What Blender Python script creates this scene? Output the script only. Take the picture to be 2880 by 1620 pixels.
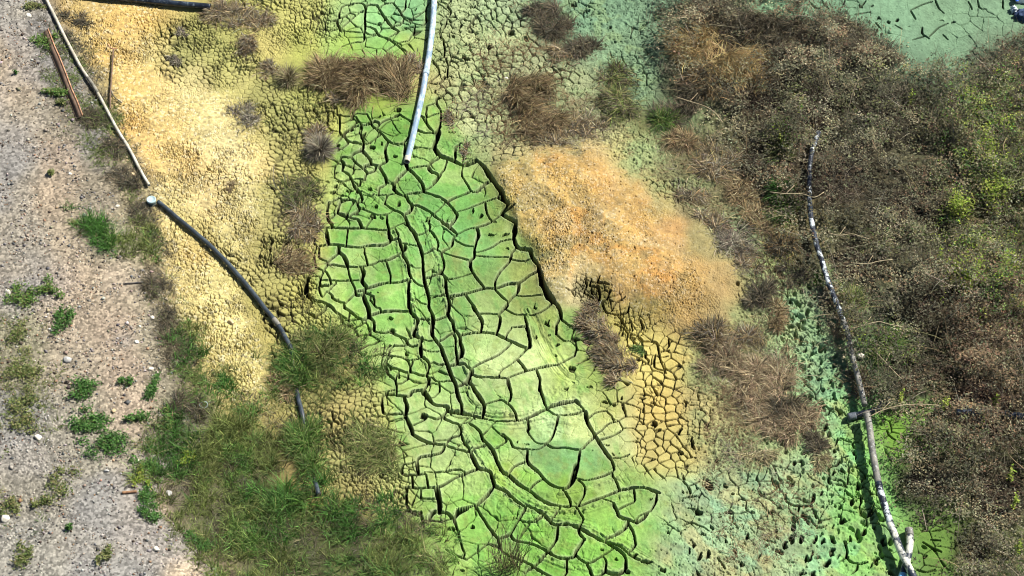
import bpy, math, random
import numpy as np

# ------------------------------------------------------------------ scene, camera, light
scene = bpy.context.scene
for o in list(bpy.data.objects):
    bpy.data.objects.remove(o)
COL = scene.collection
PITCH = math.radians(50.0)            # the drone looks down this far below the horizon
FOCAL, SENSOR, W0, H0 = 100.0, 36.0, 2880.0, 1620.0
DIST = 20.0 * FOCAL / SENSOR
CAM = np.array([0.0, -DIST * math.cos(PITCH), DIST * math.sin(PITCH)])
cam_d = bpy.data.cameras.new("camera")
cam_d.lens, cam_d.sensor_width = FOCAL, SENSOR
cam_d.clip_start, cam_d.clip_end = 0.5, 2000.0
cam = bpy.data.objects.new("camera", cam_d)
cam.location = CAM
cam.rotation_euler = (math.pi / 2 - PITCH, 0, 0)
COL.objects.link(cam)
scene.camera = cam

SUN_EL, SUN_AZ = math.radians(50.0), math.atan2(0.45, 0.85)      # light comes from beyond, on the right
to_sun = np.array([math.cos(SUN_EL) * math.cos(SUN_AZ), math.cos(SUN_EL) * math.sin(SUN_AZ), math.sin(SUN_EL)])
world = bpy.data.worlds.new("World")
scene.world = world
world.use_nodes = True
nt = world.node_tree
sky = nt.nodes.new("ShaderNodeTexSky")
sky.sky_type = 'NISHITA'
sky.sun_disc = False
sky.sun_elevation = SUN_EL
sky.sun_rotation = math.pi / 2 - SUN_AZ
nt.links.new(sky.outputs[0], nt.nodes["Background"].inputs[0])
nt.nodes["Background"].inputs[1].default_value = 0.05
sun_d = bpy.data.lights.new("sun", 'SUN')
sun_d.energy, sun_d.angle, sun_d.color = 5.0, math.radians(0.5), (1.0, 0.96, 0.88)
sun = bpy.data.objects.new("sun", sun_d)
from mathutils import Vector
sun.rotation_euler = Vector(to_sun).to_track_quat('Z', 'Y').to_euler()
sun.location = (20, 12, 30)
COL.objects.link(sun)
vs = scene.view_settings
vs.view_transform, vs.look, vs.exposure, vs.gamma = 'Standard', 'None', 0.72, 1.0
scene.cycles.max_bounces = 5
scene.cycles.diffuse_bounces = 1
scene.cycles.filter_width = 1.05
scene.cycles.transparent_max_bounces = 4
EXPO = 1.75        # what a white sunlit surface renders at, used to turn seen colours into reflectances

# ------------------------------------------------------------------ pixel <-> world
FWD = np.array([0, math.cos(PITCH), -math.sin(PITCH)])
UP = np.array([0, math.sin(PITCH), math.cos(PITCH)])
f32 = np.float32

def project(x, y, z):
    dx, dy, dz = x - CAM[0], y - CAM[1], z - CAM[2]
    dep = dy * FWD[1] + dz * FWD[2]
    u = dx / dep
    v = (dy * UP[1] + dz * UP[2]) / dep
    k = FOCAL / SENSOR * W0
    return W0 / 2 + u * k, H0 / 2 - v * k

def unproject(px, py, z):
    k = FOCAL / SENSOR * W0
    u, v = (np.asarray(px, float) - W0 / 2) / k, (H0 / 2 - np.asarray(py, float)) / k
    d1, d2 = FWD[1] + v * UP[1], FWD[2] + v * UP[2]
    t = (z - CAM[2]) / d2
    return CAM[0] + t * u, CAM[1] + t * d1

MPP = 20.0 / 2880.0     # metres per photo pixel at the middle

# ------------------------------------------------------------------ numpy noise
class Noise:
    def __init__(self, seed):
        self.t = np.random.default_rng(seed).random((256, 256)).astype(f32) * 2 - 1
    def __call__(self, x, y):
        xi, yi = np.floor(x), np.floor(y)
        fx, fy = (x - xi).astype(f32), (y - yi).astype(f32)
        xi, yi = xi.astype(np.int32), yi.astype(np.int32)
        fx, fy = fx * fx * (3 - 2 * fx), fy * fy * (3 - 2 * fy)
        t = self.t
        x0, x1, y0, y1 = xi & 255, (xi + 1) & 255, yi & 255, (yi + 1) & 255
        a = t[x0, y0]; b = t[x1, y0]; c = t[x0, y1]; d = t[x1, y1]
        a = a + (b - a) * fx
        c = c + (d - c) * fx
        return a + (c - a) * fy

def fbm(x, y, s, seed, octv=3, gain=0.5):
    r = 0; a = 1.0; tot = 0
    for k in range(octv):
        r = r + a * Noise(seed + 17 * k)(x * s + 7.3 * k, y * s - 3.1 * k)
        tot += a; a *= gain; s *= 2.03
    return r / tot

def voronoi(x, y, s, seed):
    rng = np.random.default_rng(seed)
    n = 512
    jx = rng.random((n, n)).astype(f32); jy = rng.random((n, n)).astype(f32); idv = rng.random((n, n)).astype(f32)
    X, Y = (x * s).astype(f32), (y * s).astype(f32)
    ix, iy = np.floor(X).astype(np.int32), np.floor(Y).astype(np.int32)
    f1 = np.full(X.shape, 9, f32); f2 = np.full(X.shape, 9, f32); cid = np.zeros(X.shape, f32)
    for ox in (-1, 0, 1):
        for oy in (-1, 0, 1):
            cx, cy = (ix + ox), (iy + oy)
            mx, my = cx & (n - 1), cy & (n - 1)
            d = np.hypot(cx + jx[mx, my] - X, cy + jy[mx, my] - Y)
            near = d < f1
            f2 = np.where(near, f1, np.minimum(f2, d))
            cid = np.where(near, idv[mx, my], cid)
            f1 = np.where(near, d, f1)
    return f1, f2, cid

def sstep(a, b, x):
    t = np.clip((x - a) / (b - a), 0, 1)
    return t * t * (3 - 2 * t)

# ------------------------------------------------------------------ maps laid over the site (photo pixel grid on the ground)
PX0, PY0, PST = -420.0, -420.0, 6.0
PNX, PNY = 620, 410
gx, gy = np.meshgrid(PX0 + PST * np.arange(PNX), PY0 + PST * np.arange(PNY))

def sample(m, px, py):
    fx = np.clip((px - PX0) / PST, 0, PNX - 1.01); fy = np.clip((py - PY0) / PST, 0, PNY - 1.01)
    ix, iy = fx.astype(np.int32), fy.astype(np.int32)
    fx, fy = (fx - ix).astype(f32), (fy - iy).astype(f32)
    if m.ndim == 3:
        fx, fy = fx[..., None], fy[..., None]
    return (m[iy, ix] * (1 - fx) + m[iy, ix + 1] * fx) * (1 - fy) + (m[iy + 1, ix] * (1 - fx) + m[iy + 1, ix + 1] * fx) * fy

def box(m, r, ax):
    p = [(0, 0)] * m.ndim; p[ax] = (r + 1, r)
    c = np.cumsum(np.pad(m, p, mode='edge'), axis=ax)
    n = m.shape[ax]
    return (np.take(c, range(2 * r + 1, 2 * r + 1 + n), ax) - np.take(c, range(0, n), ax)) / (2 * r + 1)

def blur(m, px):
    r = int(round(px / PST / 1.7))
    if r < 1: return m
    for _ in range(3):
        m = box(box(m, r, 0), r, 1)
    return m

def polymask(poly, feather=20):
    p = np.array(poly, float)
    ins = np.zeros(gx.shape, bool)
    j = len(p) - 1
    for i in range(len(p)):
        yi, yj, xi, xj = p[i, 1], p[j, 1], p[i, 0], p[j, 0]
        if yi != yj:
            ins ^= ((yi > gy) != (yj > gy)) & (gx < (xj - xi) * (gy - yi) / (yj - yi) + xi)
        j = i
    return blur(ins.astype(f32), feather)

def union(*ms):
    r = ms[0]
    for m in ms[1:]: r = np.maximum(r, m)
    return r
# ------------------------------------------------------------------ zones of the site (outlines in photo pixels)
Z_ROAD = [(-500,-500),(95,-60),(125,0),(175,100),(250,230),(330,380),(412,525),(425,600),(440,660),(455,760),(470,860),(490,960),(540,1060),(600,1140),(560,1230),(470,1300),(430,1420),(520,1500),(640,1640),(700,2100),(-500,2100)]
Z_CRUST = [(150,-60),(480,-60),(470,60),(440,150),(470,240),(600,250),(690,260),(720,330),(750,400),(790,470),(770,560),(730,640),(690,740),(690,850),(740,920),(760,1060),(760,1170),(650,1180),(590,1120),(520,1000),(480,900),(455,760),(430,600),(412,525),(330,380),(250,230),(175,100)]
Z_OLIVE = [(440,60),(560,50),(700,120),(740,190),(720,240),(640,250),(560,235),(470,230),(430,170)]
Z_OLIVE2 = [(680,200),(800,200),(900,270),(950,320),(900,400),(870,450),(900,520),(900,700),(890,820),(1050,930),(960,960),(820,1000),(760,930),(690,830),(600,720),(520,630),(450,560),(470,550),(560,610),(640,690),(700,780),(720,700),(760,600),(770,480),(740,400),(700,300)]
Z_OLIVE3 = [(760,960),(980,980),(1060,1010),(1070,1180),(1140,1320),(1160,1440),(1060,1440),(900,1420),(860,1340),(780,1200)]
Z_OLIVE4 = [(600,-60),(930,-60),(950,60),(980,130),(880,150),(760,140),(700,80)]
Z_GREEN = [(960,330),(1010,300),(1170,310),(1200,250),(1255,300),(1290,370),(1330,450),(1385,490),(1400,560),(1440,630),(1500,710),(1522,800),(1565,860),(1600,900),(1620,960),(1680,1060),(1760,1110),(1740,1200),(1790,1340),(1900,1390),(1860,1480),(1800,1680),(1250,1680),(1230,1500),(1150,1440),(1130,1300),(1085,1180),(1065,1080),(1050,940),(960,900),(890,830),(905,720),(910,620),(920,520),(945,430)]
Z_TOPGREEN = [(930,-80),(1225,-80),(1200,130),(1100,165),(1000,150),(950,70)]
Z_TEAL = [(2150,740),(2290,850),(2380,1080),(2470,1330),(2580,1700),(1800,1700),(1850,1480),(1900,1380),(1990,1320),(2100,1330),(2290,1270),(2260,1080),(2210,960),(2140,860)]
Z_TEALTOP = [(1450,-60),(1920,-60),(1850,120),(1830,330),(1720,250),(1600,120)]
Z_TEALRIGHT = [(2150,-80),(2960,-80),(2960,90),(2650,190),(2560,190),(2450,90),(2250,30)]
Z_MOUND = [(1390,500),(1420,445),(1540,415),(1690,425),(1790,510),(1880,570),(1990,640),(2060,740),(2085,830),(2050,890),(1960,930),(1900,925),(1850,880),(1790,845),(1720,805),(1650,775),(1590,785),(1600,850),(1570,862),(1545,840),(1525,800),(1510,740),(1515,710),(1450,640),(1415,560)]
Z_STRIP = [(1590,785),(1650,780),(1740,820),(1850,895),(1930,960),(1925,1070),(1935,1200),(1960,1340),(1830,1350),(1780,1250),(1800,1100),(1750,980),(1680,860),(1600,850)]
Z_ROUGH = [(1225,-60),(1480,-60),(1520,110),(1690,230),(1760,400),(1400,450),(1330,450),(1290,370),(1215,250)]
Z_ROUGH2 = [(1640,400),(1800,380),(1950,480),(2120,620),(2200,760),(2260,960),(2290,1250),(2100,1330),(1990,1320),(1950,1260),(1930,960),(2060,890),(2090,830),(2060,740),(1990,640),(1880,570),(1790,510)]
Z_BRUSH = [(1860,-60),(2200,-60),(2260,20),(2370,45),(2460,90),(2520,160),(2590,215),(2680,180),(2760,150),(2980,90),(3000,1720),(2640,1720),(2580,1450),(2500,1290),(2470,1180),(2390,1080),(2350,960),(2290,850),(2230,720),(2160,590),(2080,480),(2000,400),(1950,330),(1900,250),(1850,150)]
Z_PUDDLE = [(2480,1180),(2540,1170),(2560,1230),(2530,1285),(2480,1290)]
Z_PUDDLE2 = [(2590,1480),(2680,1480),(2700,1540),(2680,1640),(2580,1640),(2560,1560)]

M_road = polymask(Z_ROAD, 14)
M_crust = polymask(Z_CRUST, 26)
M_olive = union(polymask(Z_OLIVE, 34), polymask(Z_OLIVE2, 34), polymask(Z_OLIVE3, 30), 0.75 * polymask(Z_OLIVE4, 30))
M_green = polymask(Z_GREEN, 16)
M_topgreen = polymask(Z_TOPGREEN, 20)
M_teal = polymask(Z_TEAL, 40)
M_tealtop = polymask(Z_TEALTOP, 50)
M_tealright = polymask(Z_TEALRIGHT, 30)
M_mound = polymask(Z_MOUND, 10)
M_mound_soft = polymask(Z_MOUND, 60)
M_mound_right = polymask([(x - (110 if x > 1850 else 40 if x > 1750 else 0), y - (30 if y > 850 else 0)) for x, y in Z_MOUND], 90)
M_greenstrip = polymask([(2330, 1060), (2430, 1160), (2480, 1300), (2580, 1640), (2300, 1640), (2380, 1300)], 40)
M_strip = polymask(Z_STRIP, 16)
M_rough = polymask(Z_ROUGH, 40)
M_rough2 = polymask(Z_ROUGH2, 40)
M_brush = polymask(Z_BRUSH, 26)
M_gold = polymask([(1900, 90), (2020, 70), (2150, 110), (2190, 270), (2080, 310), (1900, 310)], 40)
M_puddle = union(polymask(Z_PUDDLE, 14), polymask(Z_PUDDLE2, 16))

# slow rise of the land: the road bank on the left, the heap on the right, the weedy bank beyond it
M_litter = union(polymask([(100, 60), (180, 40), (290, 260), (420, 530), (450, 640), (390, 600), (300, 470), (200, 330), (130, 200)], 30), polymask([(380, 600), (450, 640), (520, 960), (620, 1150), (520, 1150), (440, 980), (420, 780)], 24))
M_small = union(polymask([(940, 900), (1040, 900), (1090, 1020), (1080, 1100), (1140, 1240), (1180, 1420), (1100, 1450), (1060, 1240), (1030, 1060)], 20), polymask([(1600, 900), (1680, 1000), (1800, 1120), (1800, 1340), (1700, 1120), (1600, 980)], 20), polymask([(920, 420), (1010, 480), (1020, 620), (940, 640)], 16), polymask([(960, 320), (1160, 320), (1120, 400), (960, 400)], 20))
M_striplow = polymask([(1700, 900), (1900, 930), (1925, 1070), (1935, 1200), (1960, 1340), (1830, 1350), (1780, 1250), (1800, 1100)], 30)
M_elev = 0.45 * blur(M_road, 130) + 0.10 * blur(M_crust, 90) + 0.22 * M_mound_soft + 0.12 * blur(M_brush, 120)

def land(x, y):
    px, py = project(x, y, 0.0)
    return sample(M_elev, px, py)

def at(px, py):
    """photo pixel -> point on the land"""
    px, py = np.asarray(px, float), np.asarray(py, float)
    z = np.zeros_like(px)
    for _ in range(6):
        x, y = unproject(px, py, z)
        z = land(x, y)
    return x, y, z

# seen colours (photo pixel, sRGB)
CP = """
40,30,150,140,125;120,60,140,130,110;220,60,222,188,112;330,60,235,195,105;450,60,205,185,105;560,100,160,162,80;700,30,190,190,90;800,50,205,205,105;880,30,190,195,100;960,50,170,215,130;1050,60,150,215,130;1150,40,135,200,130;1280,40,165,195,125;1380,40,150,195,140;1450,30,120,165,125;1560,40,100,130,100;1650,40,95,150,115;1750,40,85,130,100;1850,40,80,110,85;2000,40,75,75,52;2200,10,110,150,110;2350,30,112,158,116;2500,60,118,162,120;2650,40,118,152,110;2800,40,112,142,105
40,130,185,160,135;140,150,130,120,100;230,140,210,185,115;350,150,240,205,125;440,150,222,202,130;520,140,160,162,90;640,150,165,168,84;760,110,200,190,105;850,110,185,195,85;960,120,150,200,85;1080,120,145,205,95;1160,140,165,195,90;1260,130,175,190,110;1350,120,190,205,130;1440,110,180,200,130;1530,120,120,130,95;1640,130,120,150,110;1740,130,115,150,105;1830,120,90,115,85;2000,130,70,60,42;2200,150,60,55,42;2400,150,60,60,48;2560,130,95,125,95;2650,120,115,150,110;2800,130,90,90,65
50,240,190,165,140;170,260,115,104,88;260,240,165,150,105;350,240,235,195,105;450,250,240,210,135;550,240,235,220,150;660,230,190,185,105;760,250,155,155,82;850,260,150,160,68;950,270,140,145,62;1080,280,130,145,55;1230,250,205,195,110;1320,230,180,190,115;1400,220,165,175,110;1500,220,150,145,102;1620,230,145,155,105;1720,220,110,125,80;1800,230,110,140,100;1900,230,75,75,50
60,350,185,165,140;200,340,105,95,80;300,330,130,120,100;360,340,240,200,115;480,340,235,205,130;600,350,245,225,155;700,350,215,200,120;790,330,145,152,76;880,340,170,170,82;950,340,200,205,95;1030,350,112,172,80;1130,350,107,172,70;1230,330,160,200,90;1310,320,195,205,135;1400,340,175,185,115;1540,350,130,120,82;1680,330,140,145,98;1780,330,115,120,65;1880,340,105,130,85
60,460,150,140,130;160,450,190,160,135;260,440,128,116,100;350,440,165,155,125;430,440,235,205,130;540,450,240,205,130;650,450,250,230,165;740,450,235,210,140;810,440,170,165,88;900,450,200,195,100;970,440,120,177,75;1080,430,120,182,80;1180,440,110,182,75;1280,430,115,177,75;1350,430,150,165,90;1430,440,190,165,95;1560,430,200,150,75;1660,430,195,155,90;1730,400,190,190,115;1810,420,150,170,110;1900,450,120,120,80
50,560,155,145,135;150,560,195,165,135;280,560,130,115,95;390,570,175,160,115;480,560,225,205,140;580,560,235,210,145;680,560,245,230,160;760,560,175,170,98;850,560,150,142,80;920,560,180,195,100;1000,560,135,195,90;1120,560,125,187,90;1200,570,115,190,95;1320,560,115,187,90;1400,560,140,165,80;1480,540,230,195,120;1580,520,235,185,100;1680,530,230,175,95;1780,560,205,165,95;1860,560,165,155,95;1950,580,120,110,80;2080,620,135,148,105;2180,600,120,100,65
60,680,160,150,140;200,680,195,170,140;330,680,110,115,70;450,680,235,215,140;560,690,225,200,125;640,700,240,225,150;720,700,172,162,90;800,720,160,155,85;880,680,195,195,90;980,690,115,185,75;1080,680,130,190,85;1180,690,120,190,95;1280,690,115,190,105;1350,720,120,180,100;1440,700,135,165,85;1490,720,150,160,85;1560,640,235,185,110;1660,640,220,175,105;1780,640,235,180,100;1880,660,215,165,95;1980,680,160,150,95;2080,670,125,150,105;2180,720,155,165,85;2240,720,95,85,55
60,800,165,150,135;200,790,200,170,140;340,780,190,165,140;420,790,140,125,100;520,790,235,215,140;620,810,245,230,150;740,850,178,168,85;850,830,195,190,85;930,810,165,205,95;1020,800,120,190,80;1120,800,135,195,90;1200,800,125,185,95;1300,800,135,175,95;1390,810,150,185,105;1480,810,155,165,85;1560,760,225,200,140;1600,820,210,200,145;1680,820,112,116,56;1760,780,225,180,110;1860,790,235,175,95;1950,790,206,168,98;2040,790,186,160,100;2130,800,150,150,95;2220,810,145,165,90;2290,830,130,150,110
60,930,130,130,90;180,900,190,165,140;330,920,195,165,140;450,920,140,130,105;530,900,205,190,120;640,920,245,230,150;760,920,175,165,82;880,920,190,200,95;1000,920,145,195,85;1090,930,140,200,95;1180,920,145,200,95;1260,930,130,190,105;1360,920,150,185,115;1440,930,165,190,115;1530,930,175,190,95;1610,920,130,170,80;1780,900,175,165,80;1840,880,160,145,75;1920,900,190,160,95;2010,900,172,152,96;2110,900,150,160,100;2230,900,140,190,130;2300,930,140,185,120
60,1050,140,135,100;200,1040,180,160,135;350,1040,195,165,140;470,1040,135,125,100;600,1050,200,185,110;680,1060,240,225,140;800,1070,165,155,82;950,1050,165,155,82;1080,1020,170,205,110;1180,1030,165,205,110;1280,1040,130,180,100;1380,1020,198,222,148;1480,1020,198,217,142;1560,1030,190,210,120;1650,1040,165,190,95;1830,1010,225,205,115;1900,1010,215,190,100;1970,1040,150,160,100;2100,1040,150,150,100;2240,1040,140,190,130;2320,1050,125,190,125;2380,1050,100,130,85
60,1160,120,120,85;220,1160,155,145,125;380,1160,195,165,140;500,1160,110,110,75;700,1150,180,170,95;820,1160,165,155,82;960,1170,180,160,92;1060,1170,190,195,105;1150,1180,182,212,127;1250,1180,165,205,120;1360,1160,155,200,115;1450,1170,200,215,145;1560,1180,175,210,150;1650,1190,205,215,140;1740,1180,195,190,115;1880,1150,230,190,105;1960,1150,180,165,105;2100,1150,160,150,105;2330,1150,140,200,130;2400,1200,120,190,95
60,1280,165,155,145;240,1280,150,145,130;380,1290,165,150,130;500,1280,100,105,70;700,1280,95,105,60;870,1280,180,160,95;980,1280,150,150,85;1100,1280,187,207,117;1180,1280,197,217,132;1280,1290,180,215,125;1400,1260,140,190,100;1500,1280,135,190,125;1590,1290,130,195,125;1680,1290,140,195,125;1740,1270,210,215,140;1850,1260,195,175,110;1950,1260,190,175,105;2050,1260,165,180,120;2180,1290,160,175,115;2300,1290,150,195,120;2400,1290,120,195,90;2500,1220,118,168,45
60,1400,155,150,140;240,1400,160,155,145;400,1400,180,160,135;550,1400,120,115,90;700,1400,80,95,50;880,1380,165,150,80;1000,1400,165,150,85;1120,1400,185,195,110;1220,1380,155,200,100;1320,1380,150,205,95;1420,1330,165,200,75;1500,1350,135,190,85;1600,1400,150,195,70;1700,1370,140,180,75;1800,1360,150,190,100;1900,1400,165,200,140;2000,1400,155,190,140;2100,1380,165,205,145;2230,1400,160,200,130;2350,1400,140,210,110;2440,1400,130,200,85
60,1520,150,150,148;250,1530,165,160,155;400,1520,190,170,150;600,1500,100,105,70;800,1500,75,95,45;1000,1500,85,105,50;1150,1500,140,180,80;1260,1480,150,195,85;1350,1480,140,205,85;1480,1480,135,205,75;1600,1500,140,205,75;1740,1480,145,200,80;1860,1500,140,190,95;1960,1520,150,195,140;2080,1520,160,190,135;2200,1530,165,195,130;2320,1520,140,210,115;2420,1520,150,215,100;2640,1530,112,158,55
100,1610,150,150,148;350,1610,160,155,145;520,1610,215,185,150;800,1610,75,90,45;1100,1610,95,115,55;1260,1600,160,195,100;1400,1600,135,190,80;1560,1600,125,195,65;1700,1600,125,195,65;1850,1600,140,200,85;1980,1600,165,205,145;2150,1600,175,185,125;2300,1600,150,210,130;2440,1600,155,220,110;2560,1600,90,115,45;2640,1600,110,150,60
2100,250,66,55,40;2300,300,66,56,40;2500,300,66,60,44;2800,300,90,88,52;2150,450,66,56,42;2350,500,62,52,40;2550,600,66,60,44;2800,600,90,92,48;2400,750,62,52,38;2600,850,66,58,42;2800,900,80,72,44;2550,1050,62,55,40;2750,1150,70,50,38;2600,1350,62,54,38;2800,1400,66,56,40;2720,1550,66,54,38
"""
cp = np.array([[float(v) for v in q.split(',')] for line in CP.strip().split('\n') for q in line.split(';')])
# stains of the mud and crust that sit between the points above: x, y, radius, colour, strength
ST = """1440,735,60,150,150,85,.5;1270,730,40,160,150,85,.7;1560,1175,50,165,205,155,.6;1640,1290,70,120,185,120,.5;1470,1000,60,205,225,155,.6;1480,1450,40,120,200,70,.4;1280,660,60,105,190,110,.5;1420,940,30,140,180,110,.4;1600,1380,50,150,190,50,.6;1500,1340,40,140,190,60,.6;1700,1350,40,140,175,50,.5;1560,1110,40,175,195,70,.4;1530,1000,26,170,195,70,.7;1570,1060,26,170,195,70,.7;1610,1130,26,175,200,80,.6;1370,1240,24,140,190,60,.6;1430,1330,30,170,200,70,.6;1640,560,45,238,190,100,.5;1760,700,50,236,182,92,.5;1930,820,50,214,168,88,.4;1660,460,50,205,150,70,.5;1490,590,40,200,170,110,.5;1700,620,40,190,165,120,.6;1560,560,30,180,150,95,.5;300,150,60,240,192,92,.7;420,60,60,240,184,84,.7;330,60,50,236,188,96,.6;380,250,60,238,196,104,.5;360,340,50,238,184,88,.6;440,380,60,240,190,98,.5;430,470,40,236,186,96,.4;340,390,50,235,180,90,.5;400,420,40,240,180,80,.5;560,720,40,230,190,100,.5;640,400,60,250,235,175,.5;1690,830,40,95,105,45,.6;1620,800,22,85,90,50,.7;1790,930,40,215,200,100,.6;1860,1090,40,235,195,100,.6;1890,1250,50,190,165,95,.5;2180,1030,30,120,205,150,.5;2100,1340,30,120,205,165,.6;2250,1010,40,120,200,140,.5;2060,640,40,110,150,120,.7;2230,930,26,225,190,80,.6;2170,1400,24,215,175,90,.6;980,125,60,170,205,70,.5;1080,310,70,165,195,60,.5;900,300,40,165,170,70,.4"""
st = np.array([[float(v) for v in q.split(',')] for q in ST.split(';')])

def lin(c):
    c = np.asarray(c, float) / 255.0
    return np.where(c <= 0.04045, c / 12.92, ((c + 0.055) / 1.055) ** 2.4)

def alb(r, g, b, k=1.0):
    return np.clip(lin((r, g, b)) / EXPO * k, 0.004, 0.85)

wsum = np.zeros(gx.shape, f32); csum = np.zeros(gx.shape + (3,), f32)
warpx = 22 * fbm(gx, gy, 1 / 70.0, 901, 3); warpy = 22 * fbm(gx, gy, 1 / 70.0, 955, 3)
for q in cp:
    d2 = ((gx + warpx - q[0]) ** 2 + ((gy + warpy - q[1]) * 1.1) ** 2) / 45.0 ** 2
    w = 1.0 / (d2 * d2 + 0.3)
    wsum += w; csum += w[..., None] * lin(q[2:5])
CMAP = (csum / wsum[..., None]).astype(f32)
for q in st:
    d2 = ((gx + 1.4 * warpx - q[0]) ** 2 + (gy + 1.4 * warpy - q[1]) ** 2) / (q[2] * 0.8) ** 2
    w = (q[6] * np.exp(-d2))[..., None]
    CMAP = CMAP * (1 - w) + w * lin(q[3:6])
for q in [(1450, 1015, 80, .6), (1380, 1060, 60, .4), (1180, 1190, 60, .45), (1250, 1180, 50, .4), (1500, 1130, 50, .4), (1610, 1180, 60, .5), (1240, 1270, 60, .45), (1740, 1230, 40, .5)]:
    d2 = ((gx + 1.4 * warpx - q[0]) ** 2 + (gy + 1.4 * warpy - q[1]) ** 2) / q[2] ** 2
    w = (q[3] * np.exp(-d2))[..., None]
    CMAP = CMAP * (1 - w) + w * lin((214, 234, 172))
CMAP = CMAP / EXPO
# ------------------------------------------------------------------ traced cracks of the mud (tile origin, tile scale; width;points)
TILES = {'A': (760, 240, 5.3667), 'B': (760, 400, 5.3667), 'C': (760, 640, 5.3667), 'D': (1040, 860, 5.3667),
         '5': (960, 540, 2.6833), '2': (960, 0, 2.6833), '8': (960, 1080, 2.6833), '9': (1920, 1080, 2.6833), '3': (1920, 0, 2.6833), 'E': (1500, 780, 5.3667)}
CR = {}
CR['A'] = """18;915,520 950,460 1040,440|28;1030,460 1040,560 1035,700|38;1200,650 1250,620 1390,605 1500,580 1580,540|15;1300,480 1330,540 1370,600|32;1520,590 1600,660 1700,740 1780,830 1870,880 2010,885|22;1600,660 1680,570 1760,520 1950,460|26;1950,430 2040,490 2120,540|25;1510,860 1590,800 1670,745|28;1090,760 1180,840 1280,850 1400,890 1410,850|20;1180,840 1150,900 1010,990|15;1000,870 1040,820|25;2010,885 2050,820|18;2010,885 2035,930|25;2280,460 2350,490 2460,440 2576,410|20;2350,490 2370,580 2460,690|28;2230,690 2380,725 2530,720|35;2576,620 2530,700 2520,800 2470,890|18;2460,940 2400,970 2280,950|24;2510,200 2510,280 2560,360 2576,420|16;1380,610 1375,680 1360,720|14;940,440 950,350|14;1000,440 1000,340|12;1060,460 1200,470|12;1460,440 1510,520|16;850,560 850,620"""
CR['B'] = """35;1045,265 1090,225 1190,225 1260,165 1380,110 1410,40|35;1045,265 1100,330 1085,430|30;1085,430 1160,470 1215,545 1255,660 1300,710 1365,800 1385,870|20;985,580 1090,590 1205,560|25;1215,225 1260,290 1370,375 1450,450|35;1430,350 1510,335 1630,355 1690,315 1755,280 1740,180 1735,80|30;1450,190 1490,260 1525,340|36;1630,355 1680,450 1740,540 1765,610 1880,620 1940,540 2080,410|20;1765,610 1740,650 1660,690|52;1880,620 1870,700 1920,770 1995,810|38;1995,810 2140,780 2310,755 2320,700 2270,590 2200,510 2130,440 2080,390 2060,345|40;2310,755 2430,790 2576,840|25;2330,740 2430,680 2510,590 2576,470|30;2110,390 2250,370 2390,350 2460,290 2576,220|18;2310,100 2400,105 2480,60|40;2395,380 2430,440 2500,470|42;1995,810 2060,830 2090,890 2150,970 2100,1050 2000,1100|38;2150,960 2250,975 2340,1020 2450,1090 2520,1150 2576,1180|36;1720,935 1850,1010 2000,1100 2060,1200 2120,1310 2200,1400 2215,1449|22;1880,785 1790,800 1740,880 1720,935|14;1380,790 1500,820 1580,800 1750,800|18;1850,1020 1750,1085 1590,1090 1480,1040 1340,1000|32;1750,1085 1755,1200 1790,1320 1800,1449|34;780,1290 940,1290 1100,1300 1390,1300 1560,1310 1780,1335|40;940,1290 930,1230 880,1165|30;1390,1300 1350,1210 1310,1165 1215,1150 1140,1110 1040,1080 990,1080 930,1135|22;1215,1150 1215,1110 1290,1060 1345,1000 1310,940 1330,850|20;1435,1290 1520,1170|20;1800,1320 1880,1280 1960,1240 2040,1215|28;1030,1000 1045,920 1090,870|30;1420,570 1435,490 1560,440|18;2210,1410 2300,1390 2390,1340 2410,1260 2390,1230|14;2390,1340 2450,1390 2490,1449|14;2470,1100 2530,1040 2576,990|22;1000,130 1100,80 1180,10|14;880,900 960,880 1030,840|14;1290,690 1340,640|16;1250,550 1340,550 1430,570|12;2000,1220 2100,1290|12;1900,1330 1950,1420"""
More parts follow.
